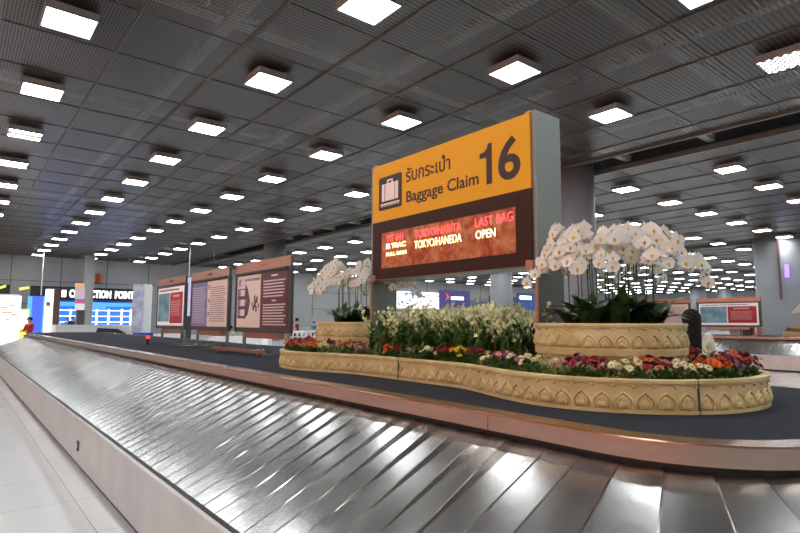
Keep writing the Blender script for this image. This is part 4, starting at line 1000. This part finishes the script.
# counters and trolleys behind
fbox('counter', 158, 190, 334, 345, 21, .6, M_['white'], lab='white counter behind the farthest notice board', cat='counter', floor=True)
fbox('counter', 215, 272, 337, 345, 19, .6, M_['white'], lab='white counter behind the nearest guideline board', cat='counter', floor=True)
fbox('counter', 305, 345, 327, 345, 36, .6, mat('pale_counter', (.45, .47, .5), .4), lab='pale grey counter near the person in blue', cat='counter', floor=True)
fbox('poster', 262, 268, 333, 341, 18, .05, M_['whiteb'], lab='small blue and white poster left of the trolleys', cat='poster', floor=True)
fbox('wall_hatch', 285, 310, 290, 322, Y1-.06, .05, M_['wall'], lab='flat grey hatch panel on the back wall beside the guideline board', cat='panel')
def trolley(x, y, lab, g=None):
    t = thing('baggage_trolley', (x, y, 0), lab, 'trolley', g); w_ = .27
    MB().tube([(-w_, 0, .12), (-w_, .02, 1.0), (-w_*.8, .02, 1.12), (w_*.8, .02, 1.12), (w_, .02, 1.0), (w_, 0, .12)], .03, 8).build('handle_frame', M_['white'], t, smooth=True)
    MB().box(-w_, w_, .0, .85, .16, .20).box(-w_, w_, .82, .85, .2, .45).build('platform', M_['white'], t)
    MB().box(-w_, w_, .0, .3, .78, .80).box(-w_, w_, .28, .3, .8, .95).build('basket', M_['steelw'], t)
    for (wx, wy) in ((-w_, .05), (w_, .05), (0, .8)): MB().box(wx-.02, wx+.02, wy-.06, wy+.06, 0, .12).build('wheel', M_['rubber'], t, bevel=.03)
for k in range(7):
    p = atY(291+k*4.4, 330, 17.5+.12*k); trolley(p.x, p.y, 'white hooped baggage trolley in the row left of the planter', 'row of baggage trolleys')

# ------------------------------------------------------------------ adverts on the back wall seen under the sign, right background
def wall_ad(name, px0, px1, py0, py1, Y, m, lab, extra=None):
    a = atY(px0, py0, Y); b = atY(px1, py1, Y); t = thing(name, (a.x, Y, b.z), lab, 'advert')
    MB().box(0, b.x-a.x, 0, .26, 0, a.z-b.z).build('lit_panel', m, t)
    return t, b.x-a.x, a.z-b.z
t, w_, h_ = wall_ad('advert_screen', 397, 439, 291, 309, 61.7, M_['wlit'], 'large white and blue advert screen seen below the sign')
rr = random.Random(5); m2 = MB()
for k in range(60):
    x = rr.uniform(.1, w_-.5); z = rr.uniform(.1, h_-.3); m2.box(x, x+rr.uniform(.15, .5), -.04, 0, z, z+rr.uniform(.08, .3))
m2.build('print', emit('blue_print', (.25, .35, .8), .5), t)
t, w_, h_ = wall_ad('advert_screen', 440, 470, 290, 309, 61.7, emit('indigo_panel', (.05, .04, .16), 1), 'dark indigo advert with a red mark seen below the sign')
MB().prism([(1.2, 1.2), (2.0, 1.8), (1.2, 2.4), (1.6, 1.8)], 0, .06, Me).build('red_mark', emit('red_mark', (1, .1, .05), 1.2), t)
MB().box(2.4, 5.2, -.05, 0, 1.4, 1.9).build('white_mark', M_['wletter'], t)
t, w_, h_ = wall_ad('advert_screen', 518, 535, 293, 318, 61.7, emit('navy_panel', (.02, .06, .22), 1), 'navy shop sign with white letters beside the right sign post')
MB().box(w_*.1, w_*.8, -.05, 0, h_*.75, h_*.9).build('white_mark', M_['wletter'], t)
for i, (p0, p1, y0, y1, c_) in enumerate(((470, 488, 300, 319, (.15, .17, .2)), (490, 517, 296, 319, (.08, .1, .16)))):
    wall_ad('shop_front', p0, p1, y0, y1, 61.7, mat('shop_tone', c_, .5), ('dim grey shop front right of the indigo advert', 'dark shop front beside the navy sign')[i])
# blue lit strips far right
for (X_, ya, yb, z0, z1, m, lab) in ((115.6, 5, 60, 2.2, 3.6, emit('dim_blue', (.06, .12, .4), .8), 'long dim blue shopfront band far away beyond the orchids'), (115.2, 20, 30, 1.0, 2.4, M_['wlit'], 'tiny bright white window far beyond the woman')):
    tag(MB().box(X_, X_+.3, ya, yb, z0, z1).build('shopfront', m), lab, 'shopfront')
t = thing('blue_wall_lamp', (44.4, 12.2, 4.6), 'violet-blue lamp glow on the broad column at right edge', 'lamp')
MB().box(0, .1, -.12, .12, 0, .9).build('lamp_face', emit('violet_lamp', (.25, .15, 1), 3), t)
# pipe on column
p = atX(777, 240, 44.3); tag(MB().cyl(44.4, p.y, 3.1, CEIL, .08, 8).build('drain_pipe', mat('dark_red_pipe', (.12, .06, .06), .5)), 'thin vertical pipe on the broad column at right', 'pipe')
# items on second carousel deck
for (px_, c_, lab) in ((735, (.7, .7, .72), 'white leaflet holder under the red and blue board'), (748, (.12, .12, .12), 'black and white box under the red and blue board'), (757, (.7, .4, .42), 'pink box under the red and blue board')):
    p = atX(px_, 336, 22.6); tag(MB().box(22.6, 22.8, p.y-.18, p.y+.18, DZ, DZ+.28).build('display_box', mat('box_tone', c_, .5), bevel=.01), lab, 'box')
sc.cycles.use_denoising = True
sc.cycles.max_bounces = 8
